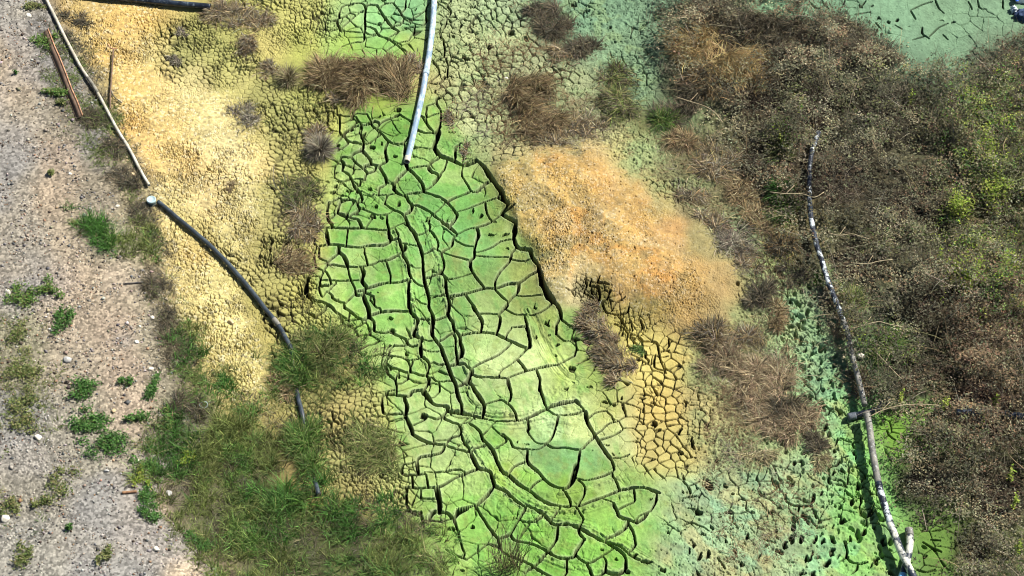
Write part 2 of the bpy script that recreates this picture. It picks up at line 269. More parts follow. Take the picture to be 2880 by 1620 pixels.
CR['C'] = """38;700,280 870,260 1000,260 1180,285 1340,300 1420,290 1550,280 1700,270 1790,235 1850,190 1950,195 1985,290 2010,370|42;845,20 855,120 880,250|22;1175,30 1165,130 1145,260|46;1790,30 1800,110 1850,180|42;1040,290 1035,370 1110,440 1150,510 1170,590|25;1035,400 950,460 870,530 870,570|32;870,580 960,570 1160,600 1400,595 1570,550 1640,510 1790,490 1920,430 2030,380|20;1420,295 1440,420 1465,560|20;740,310 740,400|20;740,460 790,500 870,525|35;1985,400 2050,490 2085,580 2090,680 2130,780|55;1380,610 1410,700 1380,800 1430,870 1470,920|25;780,795 960,805 1100,815 1320,805|16;1750,520 1790,640 1815,730 1810,810|36;1280,980 1380,960 1470,920 1600,870 1750,835 1920,830 2060,800 2130,780|18;1180,640 1200,740 1240,860 1290,970|30;1290,980 1310,1030 1400,1020 1440,960|26;1280,1010 1200,1090 1160,1130|48;1410,1030 1440,1120 1480,1230 1490,1350 1530,1400|38;2095,830 2085,950 2085,1080 2085,1200 2115,1260|38;1510,1340 1640,1290 1790,1270 1940,1270 2115,1275|32;2115,1270 2170,1340 2220,1390|36;2110,0 2170,70 2230,190 2275,320 2300,430 2310,600 2320,760 2350,900 2390,1040 2395,1180 2440,1290 2470,1449|22;2000,240 2110,260 2230,280|20;2320,390 2420,360 2500,335 2576,370|12;2410,50 2480,110 2540,220 2530,310|16;2130,570 2170,600 2290,600|20;2140,780 2220,850 2330,890|25;2330,755 2450,725 2576,690|20;2110,1090 2200,1085 2270,1140 2380,1160|25;2400,1050 2576,1035|25;2220,1390 2330,1385 2440,1395|28;2480,1395 2576,1375|45;540,990 600,1050 660,1100 800,1130 910,1190|35;640,1120 600,1190 540,1260 600,1300 700,1340|30;930,1070 1030,1120 1150,1145|40;1130,1210 1220,1270 1310,1350 1390,1400|30;980,1270 1080,1330 1170,1380 1200,1300|16;720,910 750,980 790,1050 850,970 940,1040|22;900,940 990,850|24;870,570 800,680 760,760 740,830|20;690,610 800,660|18;580,740 680,735 750,745|20;860,690 900,780 920,860|25;660,100 670,180 660,230 700,280|22;1440,1000 1560,1040|20;1510,1100 1560,1160 1600,1210 1650,1220|25;1100,1405 1360,1390|30;740,870 900,875"""
CR['D'] = """36;600,0 610,100 650,160 720,220 710,280 680,370 670,430 740,480 790,490 770,560 770,680 780,770|38;890,20 940,110 960,220 940,330 940,440 1000,530 1080,620 1110,720 1150,830 1190,930 1230,1060 1290,1200 1320,1330 1360,1449|38;1210,0 1190,150 1250,250 1270,360 1350,460 1365,560 1400,660 1385,770 1330,810 1325,890|40;1340,460 1500,420 1680,400 1850,410 1950,440 2150,540 2390,640 2430,540|36;1540,0 1600,90 1690,220 1690,310 1680,395|25;1640,115 1780,115 1940,135|35;2070,0 2000,70 1940,140 1965,190 1950,310 1915,430|25;2050,65 2180,130 2320,140 2480,130 2576,110|28;2330,145 2350,230 2360,310 2200,325|25;1020,535 1140,470 1260,410|18;890,525 980,520|12;810,670 950,690 1080,680|30;780,780 850,830 900,900 880,970 855,1050 890,1100 870,1180 800,1280|22;900,890 960,860 1030,890 1150,890|34;1200,920 1330,890 1430,890 1500,940 1550,940|25;1550,940 1700,850 1900,760 2040,660 2140,560|34;1550,940 1540,1030 1450,1150 1310,1225|25;1560,1040 1680,1070 1820,1080 2080,1105|28;2080,1105 2220,1040 2350,990 2500,955 2576,935|26;2390,640 2250,780 2130,890|20;2130,890 2000,970 1950,1040|20;2230,830 2300,910 2350,990|32;2090,1110 2110,1200 2140,1320 2120,1440|26;2500,960 2540,1050 2570,1120 2570,1280|26;780,780 670,810 600,820|30;660,830 610,920|28;340,930 440,960 560,1010 660,1010 760,1050 870,1060|22;880,1080 950,1090 1020,1150 1240,1135|42;260,1340 400,1350 590,1360 650,1290 790,1270 850,1330 930,1449|28;520,1370 520,1449|18;400,1340 405,1220 390,1130|38;1520,1170 1590,1270 1650,1360 1690,1449|11;1040,1150 1045,1300|14;580,1010 580,1100|30;770,590 640,600 580,570 540,500 400,450 330,420|18;580,490 670,465|14;360,600 440,605 560,590|18;160,740 250,745 330,755 440,770 560,800 600,900|24;230,860 280,800 330,790|25;20,190 60,260 60,380|16;120,410 210,415 270,400|12;1250,430 1290,500 1300,650 1320,780"""
CR['5'] = """19;750,43 800,80 860,150 870,190 820,260|18;800,75 850,45 935,15|12;870,150 945,130|20;751,215 820,270 880,320|14;880,320 960,280 1040,265 1120,235 1210,165 1300,115|16;880,320 850,350 830,410 760,460 770,530 770,580 735,610|14;860,360 930,400 1000,415|17;1040,330 1010,420 1000,490 975,520 985,600 1050,680 1080,720|11;780,465 860,490 970,515|10;1010,480 1130,490 1260,495|7;1030,455 1120,425 1200,375|13;1290,460 1270,530 1200,600 1165,660 1160,720|10;1290,515 1370,525 1430,510|20;815,790 900,775 1080,725 1160,725 1250,695 1340,680 1420,630 1490,600|19;735,620 780,650 790,720 800,780 820,850 810,940|11;790,655 860,655 980,615|12;1160,735 1200,780 1255,830|16;1335,690 1320,760 1260,830 1190,920|8;1320,780 1400,785 1510,775|15;950,790 990,850 1020,910|10;1380,930 1480,920 1580,855|12;665,800 740,785 790,770|12;635,640 740,620 770,590|18;1225,70 1250,110 1200,165 1270,210 1310,240|22;1300,360 1340,430 1420,440 1440,500 1480,560|32;1480,560 1500,620 1515,700 1560,790 1610,850|24;1610,850 1650,890 1660,950|12;1650,950 1710,1000 1760,1010|14;1620,1080 1680,1125 1760,1125|9;1640,1300 1760,1240|10;1470,560 1430,490|10;1090,120 1095,170|9;1340,1020 1290,1022|8;1010,105 1100,70 1170,45|10;1340,1270 1370,1310 1395,1345"""
CR['8'] = """20;610,60 660,120 710,160 790,170 800,205|22;475,95 490,170 480,240 520,310 540,370|14;300,100 310,190 330,230 440,225|13;540,310 620,275 650,250 720,265 790,210|18;800,205 900,220 1060,260 1200,280 1330,275 1450,235 1550,190 1660,150 1770,125|14;860,0 880,80 905,150|18;985,20 1040,80 1075,160 1060,250|8;1090,150 1200,120 1270,160 1310,205|12;1270,0 1285,80 1260,140|13;1500,0 1520,80 1550,180|20;535,380 620,425 700,455 790,465|14;790,460 820,415 900,375 880,310 830,290 780,265|10;880,310 960,290 1000,260|10;900,380 920,440 960,490|14;800,475 900,505 975,520|18;780,470 750,525 640,545 590,560 570,590|15;460,620 460,680 530,690 620,685|22;570,590 575,670|16;530,700 535,770|14;640,690 655,775|10;480,610 570,590|9;630,670 780,660 870,640 930,660|17;460,780 550,785 640,785 750,770 850,715 950,670 1040,640|20;975,520 1010,590 1045,640 1120,660 1150,730 1160,780|12;980,515 1020,490 1095,465|19;960,300 1040,360 1065,420 1140,500 1180,590 1220,660 1270,690 1340,750 1430,810 1530,880 1640,915 1780,915 1900,875 2020,830 2110,795 2210,780 2300,785 2400,820|10;1060,400 1120,330 1160,285|8;1160,490 1240,430 1190,380|10;1220,380 1270,430 1300,480 1400,490 1480,490 1550,450|11;1400,350 1430,400 1480,440 1550,440 1600,380 1640,250|16;1550,450 1600,480 1690,485 1800,500 1850,450 1900,405|17;1800,500 1780,620 1760,710 1720,770 1680,790 1610,775 1540,730 1480,660 1410,590 1405,500|12;1265,680 1310,620 1400,585|12;1420,800 1470,750 1520,725|19;1840,210 1855,290 1920,410 1990,510 2040,580 2060,650|11;1930,430 2030,400 2110,350|10;2040,560 2110,555 2170,530|11;1770,715 1850,730 1960,700 2060,650|10;1770,715 1830,770 1830,830 1790,890|14;1670,800 1720,870 1730,915|10;2050,700 2080,750 2100,800|19;1160,780 1230,810 1300,870 1360,910 1430,930 1520,990 1600,1060 1700,1060 1790,1090 1900,1150 2020,1210 2120,1280 2150,1330|19;1150,780 1080,870 1010,920 880,945|16;1020,930 1060,1000 1120,1090|12;600,800 605,860 700,865|28;720,790 735,880 740,960|20;700,960 800,975 840,1010 890,970 950,945|10;640,1030 740,1035 830,1015|16;850,1020 870,1090|10;880,1120 900,1210 930,1280|15;1390,940 1340,1030 1270,1130 1190,1165|11;1360,1040 1450,1040 1520,1000|14;1630,1075 1620,1170 1550,1270 1480,1350 1380,1420|15;1300,1180 1430,1210 1540,1260 1620,1310 1750,1310 1780,1260 1840,1170|12;1840,1180 1790,1110 1820,1020|17;2050,900 2080,970 2100,1000 2180,1030 2230,1050|12;2080,950 2150,910 2210,880 2205,790|16;2170,1030 2130,1100 2020,1160 1980,1190|12;2160,1050 2200,1120 2220,1210|13;1760,1290 1860,1350 1950,1310 2050,1250|16;2150,1320 2140,1400 2090,1440|18;1860,1360 1890,1440 1900,1500|12;1180,1170 1200,1240 1240,1280 1400,1350 1480,1400 1560,1440 1640,1480|10;940,1330 1030,1270 1110,1210 1200,1240|9;780,1250 860,1300 950,1330|8;1980,870 2050,900|7;2240,1000 2330,960|12;1770,930 1790,970|8;1620,980 1650,930|13;2010,1190 2100,1230 2200,1310 2300,1340|7;1960,350 2010,300 2090,280|10;1850,270 1910,220 2000,200|9;1560,200 1640,240 1820,205 1760,130|8;1410,270 1420,340|13;490,900 515,960|14;610,1000 625,1080|14;1760,620 1730,740 1690,790|10;1700,1340 1700,1420|10;2000,1340 1990,1420"""
CR['2'] = """13;0,235 90,240 175,235 185,130 175,40 80,30 0,55|9;175,235 165,310 100,320 0,350|15;270,40 330,130 380,200 430,240|13;260,220 290,270 350,290 400,330 490,390|12;360,280 430,240|9;380,200 440,190|10;390,20 440,80 490,150 600,190 640,170|8;490,0 480,60 450,100|6;0,210 60,160 150,90|9;500,160 620,90 660,20|8;640,60 640,110|9;330,390 420,330 500,310|8;175,235 220,260 280,250|7;-80,160 0,130 60,100|14;600,1000 700,1000 740,960 750,900|32;740,990 720,1060 700,1110 740,1170 810,1200 870,1225 930,1250 1010,1225|16;860,1190 865,1120 900,1080|8;610,880 650,950 700,1000|25;1010,1200 1060,1240 1100,1290 1130,1350 1170,1410 1200,1449|18;1020,1449 1060,1410 1120,1370|9;910,1330 950,1390 975,1440|9;690,1380 740,1320 770,1275|9;820,0 800,40 830,90 800,150 790,190 750,270 770,300|8;700,480 740,440 800,430|7;650,630 740,640 800,580|8;740,740 800,700 850,740|7;690,450 740,550 650,640|8;950,220 1010,120 1050,100|8;650,800 720,770"""
CR['9'] = """9;1050,140 1090,180 1150,185 1200,210 1250,250|9;1200,410 1260,440 1330,440|9;1280,450 1300,490|11;1100,625 1170,610 1180,570 1250,545|9;1310,630 1380,685 1425,690|9;1380,690 1350,735|10;1345,835 1350,890 1335,935 1400,945 1490,935|10;1335,935 1360,980|8;1225,800 1270,840 1340,855|13;775,825 780,880 830,910 880,920 960,918|12;880,920 870,960|10;670,700 690,760 720,775 650,830 570,825|13;1215,1195 1235,1260 1230,1320 1310,1360 1390,1350|11;1310,1360 1310,1400 1280,1430|8;1240,1310 1180,1340|8;1260,1150 1270,1195|11;0,1065 70,1045 150,1080 200,1110|10;0,730 50,790 60,830|9;50,770 130,735|9;0,860 60,850 130,840|10;40,935 110,950 150,980|11;1190,110 1280,100|11;1540,350 1560,390 1600,420|11;1810,1190 1870,1230 1950,1265|10;1870,1170 1940,1180|9;1880,1110 1960,1095 2010,1070|8;1760,1400 1830,1420 1900,1400|8;1140,720 1200,730 1240,780|8;950,1000 1020,1080 1090,1070|8;600,1170 700,1200|8;260,1310 320,1390|8;1500,1290 1560,1310 1610,1330"""
CR['3'] = """9;1300,115 1420,90|9;1720,80 1800,40 1880,15|10;1900,0 1930,60 1970,105|7;2230,0 2250,60 2300,70|7;2160,10 2190,75|9;2420,0 2420,70|9;1810,210 1810,255 1860,290|9;1860,275 1930,210 2000,180|8;1460,175 1495,220|8;1600,190 1650,220|8;1730,300 1830,270|8;1960,260 2000,300|8;1720,80 1760,150|8;1340,60 1380,10|7;960,20 1010,60 1080,40|7;1050,0 1070,40|7;1220,0 1210,40"""
CR['E'] = """11;480,180 560,200 630,150|10;560,200 620,280|11;770,10 800,120 760,220 870,290 990,320|11;870,40 850,130 960,150 1000,230 1010,310 960,390|10;870,170 900,260 980,200|12;1170,220 1110,330 1050,380 1110,520 1180,550|12;1390,310 1250,400 1190,510|10;1180,550 1290,570 1420,540 1450,460|12;1290,570 1360,690 1480,670|10;1220,700 1340,740 1410,830 1420,870 1370,950|9;1420,850 1550,870 1640,770 1620,660|11;1550,870 1640,960 1610,1070|9;1640,970 1850,980 1890,1120 1930,1280 2000,1440|9;1450,900 1500,960 1660,1110 1640,1140|9;1910,1120 2050,1100|8;1940,1210 2040,1190|9;1690,1120 1690,1210 1740,1280 1620,1350|10;1840,1170 1830,1300 1840,1380 1980,1410|9;2040,930 2050,1020 2000,1090|8;1410,1020 1470,1100|9;1480,690 1500,800|8;1000,0 970,90 1060,110 1140,140"""

def catmull(p, n=5):
    if len(p) < 3: 
        t = np.linspace(0, 1, 6)[:, None]
        return p[0] * (1 - t) + p[1] * t
    q = np.vstack([2 * p[0] - p[1], p, 2 * p[-1] - p[-2]])
    out = []
    for i in range(1, len(q) - 2):
        a, b, c, d = q[i - 1], q[i], q[i + 1], q[i + 2]
        for k in range(n):
            t = k / n
            out.append(0.5 * (2 * b + (c - a) * t + (2 * a - 5 * b + 4 * c - d) * t * t + (3 * b - a - 3 * c + d) * t ** 3))
    out.append(q[-2])
    return np.array(out)

CRACKS = []; SNAP = []
for tile, txt in CR.items():
    ox, oy, s = TILES[tile]
    for item in txt.split('|'):
        w, pts = item.split(';')
        p = np.array([[float(v) for v in q.split(',')] for q in pts.split()])
        CRACKS.append((float(w) / s * (1.0 if s > 4 else 0.95), p / s + np.array([ox, oy])))
        SNAP.append(tile not in '39E')

# a crack that stops just short of another runs on into it
_c = [(w, catmull(p)) for w, p in CRACKS]
_all = np.concatenate([c for _, c in _c]); _own = np.concatenate([np.full(len(c), i) for i, (_, c) in enumerate(_c)])
_joined = []
for i, (w, c) in enumerate(_c):
    for end in (0, -1):
        e = c[end]; dirn = e - c[1 if end == 0 else -2]; dirn = dirn / max(1e-6, np.linalg.norm(dirn))
        d = _all - e; r = np.linalg.norm(d, axis=1)
        ok = (_own != i) & (r < 62) & ((d @ dirn) > 0.35 * r)
        if SNAP[i] and ok.any() and not ((_own != i) & (r < 4)).any():
            j = np.where(ok)[0][np.argmin(r[ok])]
            mid = e + (_all[j] - e) * 0.5 + dirn * r[j] * 0.12
            ext = np.stack([mid, _all[j]])
            c = np.concatenate([ext[::-1], c]) if end == 0 else np.concatenate([c, ext])
    _joined.append((w, c))
CRACKS = _joined

# holes and footprints pressed in the mud: x, y, rx, ry in tile pixels
PT = {}
PT['A'] = "1200,660,55,40|1050,750,55,40|860,540,45,30|960,310,60,22|1920,365,60,25|1650,480,45,25|1385,730,40,40|1680,860,30,40|1890,1060,60,25|2100,540,40,30|1560,930,50,45|1010,920,50,30|1160,460,45,18|900,690,40,20|740,460,30,25"
PT['B'] = "995,660,50,35|950,750,60,35|1190,740,70,45|1330,740,35,45|1515,700,55,50|1620,965,50,25|1380,990,55,35|1535,1115,60,35|1095,830,35,40|1930,920,40,50|1545,80,55,40|870,580,45,25|1650,1130,40,40|990,440,40,20"
PT['C'] = "800,870,100,30|510,930,50,30|440,890,30,20|1640,990,18,14|1820,1370,35,25|970,1080,60,18|1490,1000,60,18|1370,1410,30,30|480,1390,20,20"
PT['D'] = "360,380,60,60|300,610,35,40|470,480,35,25|570,700,35,45|320,950,30,40|440,1060,25,45|330,200,40,25|380,590,20,25|2500,30,30,25"
PT['5'] = "1455,855,9,24|1555,985,25,25|1560,1070,14,10|1620,1140,22,20|1605,1220,16,22|1735,1340,32,30|1000,150,22,22|1240,320,28,18|1250,430,22,14|1160,215,22,15|1500,1190,12,10|1060,180,16,16|1360,430,35,14|1470,1100,12,25|430,80,25,35|155,120,30,20|235,190,28,16|270,110,25,16|1140,330,45,14|640,210,14,30"
PT['8'] = "1700,40,28,18|1880,20,35,16|1980,130,35,16|2050,140,30,16|2100,100,18,12|2270,105,22,14|2350,130,30,16|2350,290,32,22|2390,340,26,20|2550,350,22,26|990,1075,24,16|620,240,32,16|820,1090,36,14|500,960,36,18|600,980,26,16|750,965,60,14|880,1105,18,12|2470,1120,18,12|2430,1400,24,18|1500,1325,40,14|930,1410,26,20|2210,1290,26,16|1950,1240,20,10|2060,1310,20,12|2310,1350,60,14|2170,1430,30,14|1330,440,12,8|1390,440,24,8|2000,470,18,7|2040,525,14,7|2080,510,14,6|1890,500,10,6|2340,870,20,12|2560,520,20,20"
PT['2'] = "500,215,32,16|1000,55,14,35|290,180,22,12|330,10,36,18|790,570,34,16|430,820,32,12|290,885,24,10|1280,240,30,30|1400,300,20,30|1120,350,40,30|1100,650,22,25|1140,820,26,22|1000,600,20,20|900,200,22,22|940,440,30,30|1750,30,25,30|1860,80,30,16|2040,210,16,20|2060,310,20,14|730,390,25,14|720,690,18,14|1210,1080,20,25|830,990,40,12|300,0,20,12|560,70,14,20|150,1010,16,10|840,260,20,20"
PT['9'] = "1155,110,16,36|1065,40,22,20|1030,180,16,34|1090,215,16,28|1115,270,12,10|1080,330,20,34|1100,380,9,22|1155,435,20,32|1150,505,20,30|1280,520,22,38|1160,550,10,9|1235,600,12,10|1210,645,20,38|1135,665,16,30|1140,705,14,9|1325,760,24,44|1270,890,26,40|1410,975,26,40|1370,1110,26,48|1290,1110,44,16|1140,1170,26,44|1000,1175,22,42|1200,1025,36,26|1120,1270,32,46|1080,1350,42,46|1460,1340,22,48|1520,1200,24,44|1580,1430,28,32|910,1430,34,24|990,1430,30,24|850,600,22,30|190,760,50,52|310,770,28,28|80,450,20,60|120,970,46,28|200,1080,14,30|140,1130,46,18|80,1205,16,40|60,1260,12,32|180,1280,18,48|340,960,44,26|380,830,24,18|820,760,46,26|930,1010,32,55|1010,995,16,38|840,1080,34,44|770,1220,32,34|720,1260,28,36|820,1170,30,42|890,1170,24,44|490,1160,20,32|390,1260,26,22|440,1350,28,24|590,1100,32,18|700,1110,22,18|920,1310,26,38|960,1290,14,54|990,870,26,48|1050,830,10,20|120,1310,20,54|125,1420,20,42|10,820,22,18|20,140,20,42|250,570,22,22|1830,1300,34,12|420,1100,20,24|330,1180,18,26|540,980,22,16|660,960,24,16|10,700,14,30|280,1000,20,16|90,550,16,14|520,800,16,20|1440,1080,14,26|1060,1180,16,30|1240,1200,12,20"
PT['3'] = "1340,45,22,16|1480,135,24,14|1550,160,20,14|1610,145,20,20|1430,45,18,12|870,40,14,12|1240,90,20,10|1040,20,18,8|1950,150,30,8|2030,160,30,10|1700,190,12,8|1090,180,40,14"
PT['6'] = "820,820,22,20|940,910,11,32|880,1030,20,20|915,980,22,12|1015,1040,12,20|850,1150,20,14|890,1160,20,16|930,1210,26,20|970,1250,10,26|1040,1280,14,26|1070,1190,12,22|1030,1420,36,14|1010,1360,22,10|1060,1330,24,10|740,640,16,40|760,690,18,24|1110,1420,26,16|1180,1360,24,16|700,560,14,20|640,700,20,10|960,1310,22,12|1000,1150,14,30|800,900,20,8"
TILES['6'] = (1920, 540, 2.6833)
PITS = []
for tile, txt in PT.items():
    ox, oy, s = TILES[tile]
    for q in txt.split('|'):
        a = [float(v) / s for v in q.split(',')]
        k_ = 0.80 if tile in '96' else 0.9
        PITS.append((a[0] + ox, a[1] + oy, a[2] * k_, a[3] * k_))

# ridges thrown up beside the wheel ruts (height cm; width px; points in photo pixels)
def tp(tile, txt):
    ox, oy, s = TILES[tile]
    return np.array([[float(v) for v in q.split(',')] for q in txt.split()]) / s + np.array([ox, oy])
RIDGES = [
    (3.0, 18, tp('5', '390,280 440,330 450,420 500,560 520,700 540,840 570,960 590,1080 620,1200 640,1300')),
    (2.5, 13, tp('5', '560,130 640,270 700,430 735,520 750,640 790,820')), 
    (2.0, 12, tp('5', '790,820 830,960 860,1060 900,1230 980,1400')),
    (2.0, 12, tp('8', '800,190 1000,215 1200,240 1450,205 1700,130')),
    (2.2, 14, tp('8', '960,30 1000,130 1090,190 1250,215')),
    (2.5, 16, tp('8', '900,330 1000,480 1080,600 1180,760 1330,900 1500,960 1760,960 1950,910 2150,850')),
    (2.5, 14, tp('8', '1180,690 1280,760 1420,860 1560,940 1740,980')),
    (2.2, 16, tp('8', '1480,1010 1700,1040 1850,1080 2050,1180 2250,1290 2450,1400')),
    (2.2, 14, tp('8', '1500,1300 1700,1370 1900,1400 2200,1420')),
    (1.0, 14, tp('5', '1400,890 1450,990 1500,1130 1560,1250 1660,1380 1760,1440')),
    (1.0, 12, tp('5', '1480,950 1560,1130 1650,1290 1740,1390')),
    (2.5, 16, tp('8', '1000,260 1200,300 1400,290 1560,250')),
    (1.8, 11, tp('8', '1650,830 1800,800 2000,740 2160,690')),
    (2.2, 14, tp('B', '1250,620 1400,720 1560,800 1700,920 1850,1010')),
]
GROOVES = [
    (3.5, 16, tp('5', '1440,920 1520,1080 1580,1200 1670,1330 1760,1410')),
    (3.0, 20, tp('8', '800,215 1000,240 1200,262 1330,258 1500,215')),
    (3.0, 24, tp('8', '1230,690 1340,770 1480,860 1640,900 1800,890 2000,820 2150,760')),
    (2.5, 24, tp('5', '600,380 640,600 680,800 720,1000 780,1250')),
]

# ------------------------------------------------------------------ the ground as one fine sheet of real relief
XA, XB, YA, YB = -12.3, 12.3, -8.1, 9.7
DX, DY = 0.0096, 0.0122
NX, NY = int((XB - XA) / DX), int((YB - YA) / DY)
ax_ = (XA + (XB - XA) * np.arange(NX) / (NX - 1)).astype(f32)
ay_ = (YA + (YB - YA) * np.arange(NY) / (NY - 1)).astype(f32)
X, Y = np.meshgrid(ax_, ay_)
E = land(X, Y).astype(f32)
PX, PY = project(X, Y, E)
PX, PY = PX.astype(f32), PY.astype(f32)
wx = fbm(X, Y, 1.6, 11, 4).astype(f32); wy = fbm(X, Y, 1.6, 31, 4).astype(f32)
PXw, PYw = PX + 26 * wx, PY + 22 * wy
m_road = sample(M_road, PXw, PYw); m_crust = sample(M_crust, PXw, PYw); m_olive = sample(M_olive, PXw, PYw)
m_green = sample(M_green, PX + 10 * wx, PY + 8 * wy); m_top = sample(M_topgreen, PXw, PYw)
m_teal = sample(M_teal, PXw, PYw); m_tt = sample(M_tealtop, PXw, PYw); m_tr = sample(M_tealright, PXw, PYw)
m_mound = sample(M_mound, PX + 9 * wx, PY + 7 * wy); m_strip = sample(M_strip, PXw, PYw)
m_r1 = sample(M_rough, PXw, PYw); m_r2 = sample(M_rough2, PXw, PYw); m_brush = sample(M_brush, PXw, PYw)
_t = sstep(-40, 70, PX - (1545 + (PY - 640) * 0.62))
m_mound = m_mound * (1 - _t) + _t * sample(M_mound_right, PX + 50 * wx, PY + 45 * wy)
m_pud = sample(M_puddle, PXw, PYw)
m_brush = m_brush * (1 - m_pud)
m_green = m_green * (1 - m_mound)
m_crumb = np.clip(m_crust * (1 - m_olive) + m_mound * 0.9, 0, 1)
smooth_mud = np.clip(m_green + m_top + 0.55 * m_strip, 0, 1)

H = np.zeros(X.shape, f32); NET = np.zeros(X.shape, f32)
# clods and unevenness
n1 = fbm(X, Y, 3.0, 101, 4); n2 = fbm(X, Y, 11.0, 131, 3)
H += 0.012 * n1 * (1 - 0.6 * m_road)
rough = np.clip(0.50 * m_r1 + 0.9 * m_r2 + 0.48 * m_teal + 0.6 * m_tt + 0.12 * m_tr, 0, 1) * (1 - m_mound)
bill = np.abs(fbm(X, Y, 5.0, 151, 3)); 
H += rough * (0.085 * (0.25 - bill) + 0.022 * n2)
chaos = sstep(0.05, 0.35, fbm(X, Y, 1.1, 171, 2)) * m_green
H += chaos * (0.03 * (0.2 - bill))
# road stones and grit
f1, f2, cid = voronoi(X, Y, 22.0, 5)
grit = np.clip(0.5 + 1.4 * fbm(X, Y, 0.8, 61, 3), 0.12, 1)
H += m_road * grit * 0.022 * (cid - 0.25) * sstep(0.75, 0.2, f1)
ROADID = cid
# crumbled crust: small chips parted by short gaps, with little holes
CRUMBID = np.full(X.shape, 0.5, f32)
def crumble(mask, s1, s2, amp, seed, gapdepth):
    sub = mask > 0.02
    xs, ys = X[sub] + 0.035 * wx[sub] + 0.008 * n2[sub], Y[sub] + 0.035 * wy[sub] + 0.008 * n1[sub]
    m = mask[sub]
    a1, a2, c1 = voronoi(xs, ys, s1, seed)
    b1, b2, c2 = voronoi(xs, ys * 1.1, s2, seed + 1)
    on1 = sstep(-0.15, 0.25, fbm(xs, ys, 3.2, seed + 2, 3)); on2 = sstep(-0.2, 0.15, fbm(xs, ys, 2.1, seed + 3, 3))
    g1 = sstep(0.30, 0.06, a2 - a1) * on1; g2 = sstep(0.20, 0.05, b2 - b1) * on2
    hole = sstep(0.42, 0.22, a1) * (c1 > 0.90)
    hh = 0.020 * (c1 - 0.5) + 0.016 * (c2 - 0.5) - gapdepth * np.maximum(np.maximum(0.7 * g1, g2), 0.9 * hole)
    H[sub] += (m * hh * amp * np.clip(0.85 + 1.3 * fbm(xs, ys, 0.9, seed + 5, 2), 0.25, 1.4)).astype(f32)
    CRUMBID[sub] = c1
crumble(m_crust * (1 - m_olive), 21.0, 10.0, 1.0, 6, 0.055)
crumble(np.maximum(m_mound, .9 * sample(blur(M_mound, 60), PXw, PYw) * _t), 30.0, 17.0, 0.6, 16, 0.045)
H += (m_brush * (0.05 * fbm(X, Y, 6.0, 181, 4) + 0.03 * n2)).astype(f32)

def pocks(mask, s, seed, share, r, depth):
    """scattered small holes and nicks"""
    sub = mask > 0.05
    xs, ys = X[sub] + 0.05 * wx[sub] + 0.014 * n2[sub], Y[sub] + 0.05 * wy[sub] + 0.014 * n1[sub]
    a1, a2, c = voronoi(xs * (1 + 0.0 * xs) + 0.35 * ys, ys * 1.0, s, seed)
    H[sub] -= (depth * mask[sub] * sstep(r, r * 0.55, a1) * (c < share)).astype(f32)
pocks(rough, 6.0, 41, 0.22, 0.15, 0.10)
pocks(rough, 11.0, 42, 0.30, 0.20, 0.06)
pocks(rough * sstep(-0.1, 0.3, fbm(X, Y, 0.8, 47, 2)), 14.0, 43, 0.45, 0.30, 0.05)
pocks(m_mound, 9.0, 48, 0.22, 0.16, 0.06)
rid_ = 1 - 2 * np.abs(fbm(X, Y, 8.0, 161, 3))
rid2_ = 1 - 2 * np.abs(fbm(X, Y, 17.0, 163, 3))
H += (rough * (0.026 * (rid_ - 0.6) + 0.016 * (rid2_ - 0.6)) + chaos * (0.014 * (rid_ - 0.6) + 0.008 * (rid2_ - 0.6))).astype(f32)

def vcrack(mask, scale, seed, width, depth, warp=0.04, jitter=0.5, lift=0.0):
    """a net of shrinkage cracks where mask is set; width in metres"""
    s = mask > 0.03
    if not s.any(): return
    xs, ys = X[s] + warp * wx[s] + 0.010 * n2[s], Y[s] + warp * wy[s] + 0.010 * n1[s]
    a1, a2, c = voronoi(xs, ys * 0.95, scale, seed)
    d = (a2 - a1) / scale * 0.62 + 0.004 * n2[s]
    wv = width * (1 - jitter + 2 * jitter * np.clip(0.5 + 0.9 * fbm(xs, ys, scale * 0.35, seed + 3, 2), 0, 1)) * mask[s]
    k = sstep(wv * 0.5 + 0.007, wv * 0.5 - 0.005, d)
    H[s] += -depth * np.clip(mask[s] * 1.4, 0, 1) * k + lift * (c - 0.5) * mask[s]
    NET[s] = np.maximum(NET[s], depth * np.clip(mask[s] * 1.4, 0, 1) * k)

vcrack(m_olive * (1 - m_green), 8.6, 21, 0.022, 0.045, warp=0.10, jitter=0.8, lift=0.0)
vcrack(m_olive * (1 - m_green) * sstep(-0.1, 0.25, fbm(X, Y, 1.1, 401, 2)), 4.4, 22, 0.036, 0.065, warp=0.10, jitter=0.6)
vcrack(m_olive * (1 - m_green) * sstep(0.0, 0.25, fbm(X, Y, 1.3, 403, 2)), 13.0, 34, 0.016, 0.04, warp=0.06, jitter=0.8)
vcrack(np.clip(sample(M_small, PXw, PYw) - 0.0, 0, 1) * (1 - m_mound), 3.3, 36, 0.024, 0.10, warp=0.10, jitter=0.8)
vcrack(m_green * sstep(0.0, 0.25, fbm(X, Y, 0.7, 451, 2)), 1.9, 37, 0.011, 0.05, warp=0.14, jitter=0.95)
vcrack(m_green * sstep(0.0, 0.25, fbm(X, Y, 1.5, 453, 2)), 4.6, 38, 0.007, 0.025, warp=0.12, jitter=0.95)
vcrack(m_strip, 5.2, 23, 0.016, 0.07, warp=0.09, jitter=0.7)
vcrack(m_strip * sstep(0, 0.3, fbm(X, Y, 1.2, 405, 2)), 11.0, 24, 0.014, 0.04)
vcrack(np.clip(m_r1 * 1.0 * (1 - m_mound), 0, 1) * sstep(-0.35, 0.0, fbm(X, Y, 0.7, 411, 2)), 5.4, 25, 0.016, 0.06, warp=0.1, jitter=0.9)
vcrack(m_top, 3.2, 26, 0.016, 0.06, jitter=0.7)
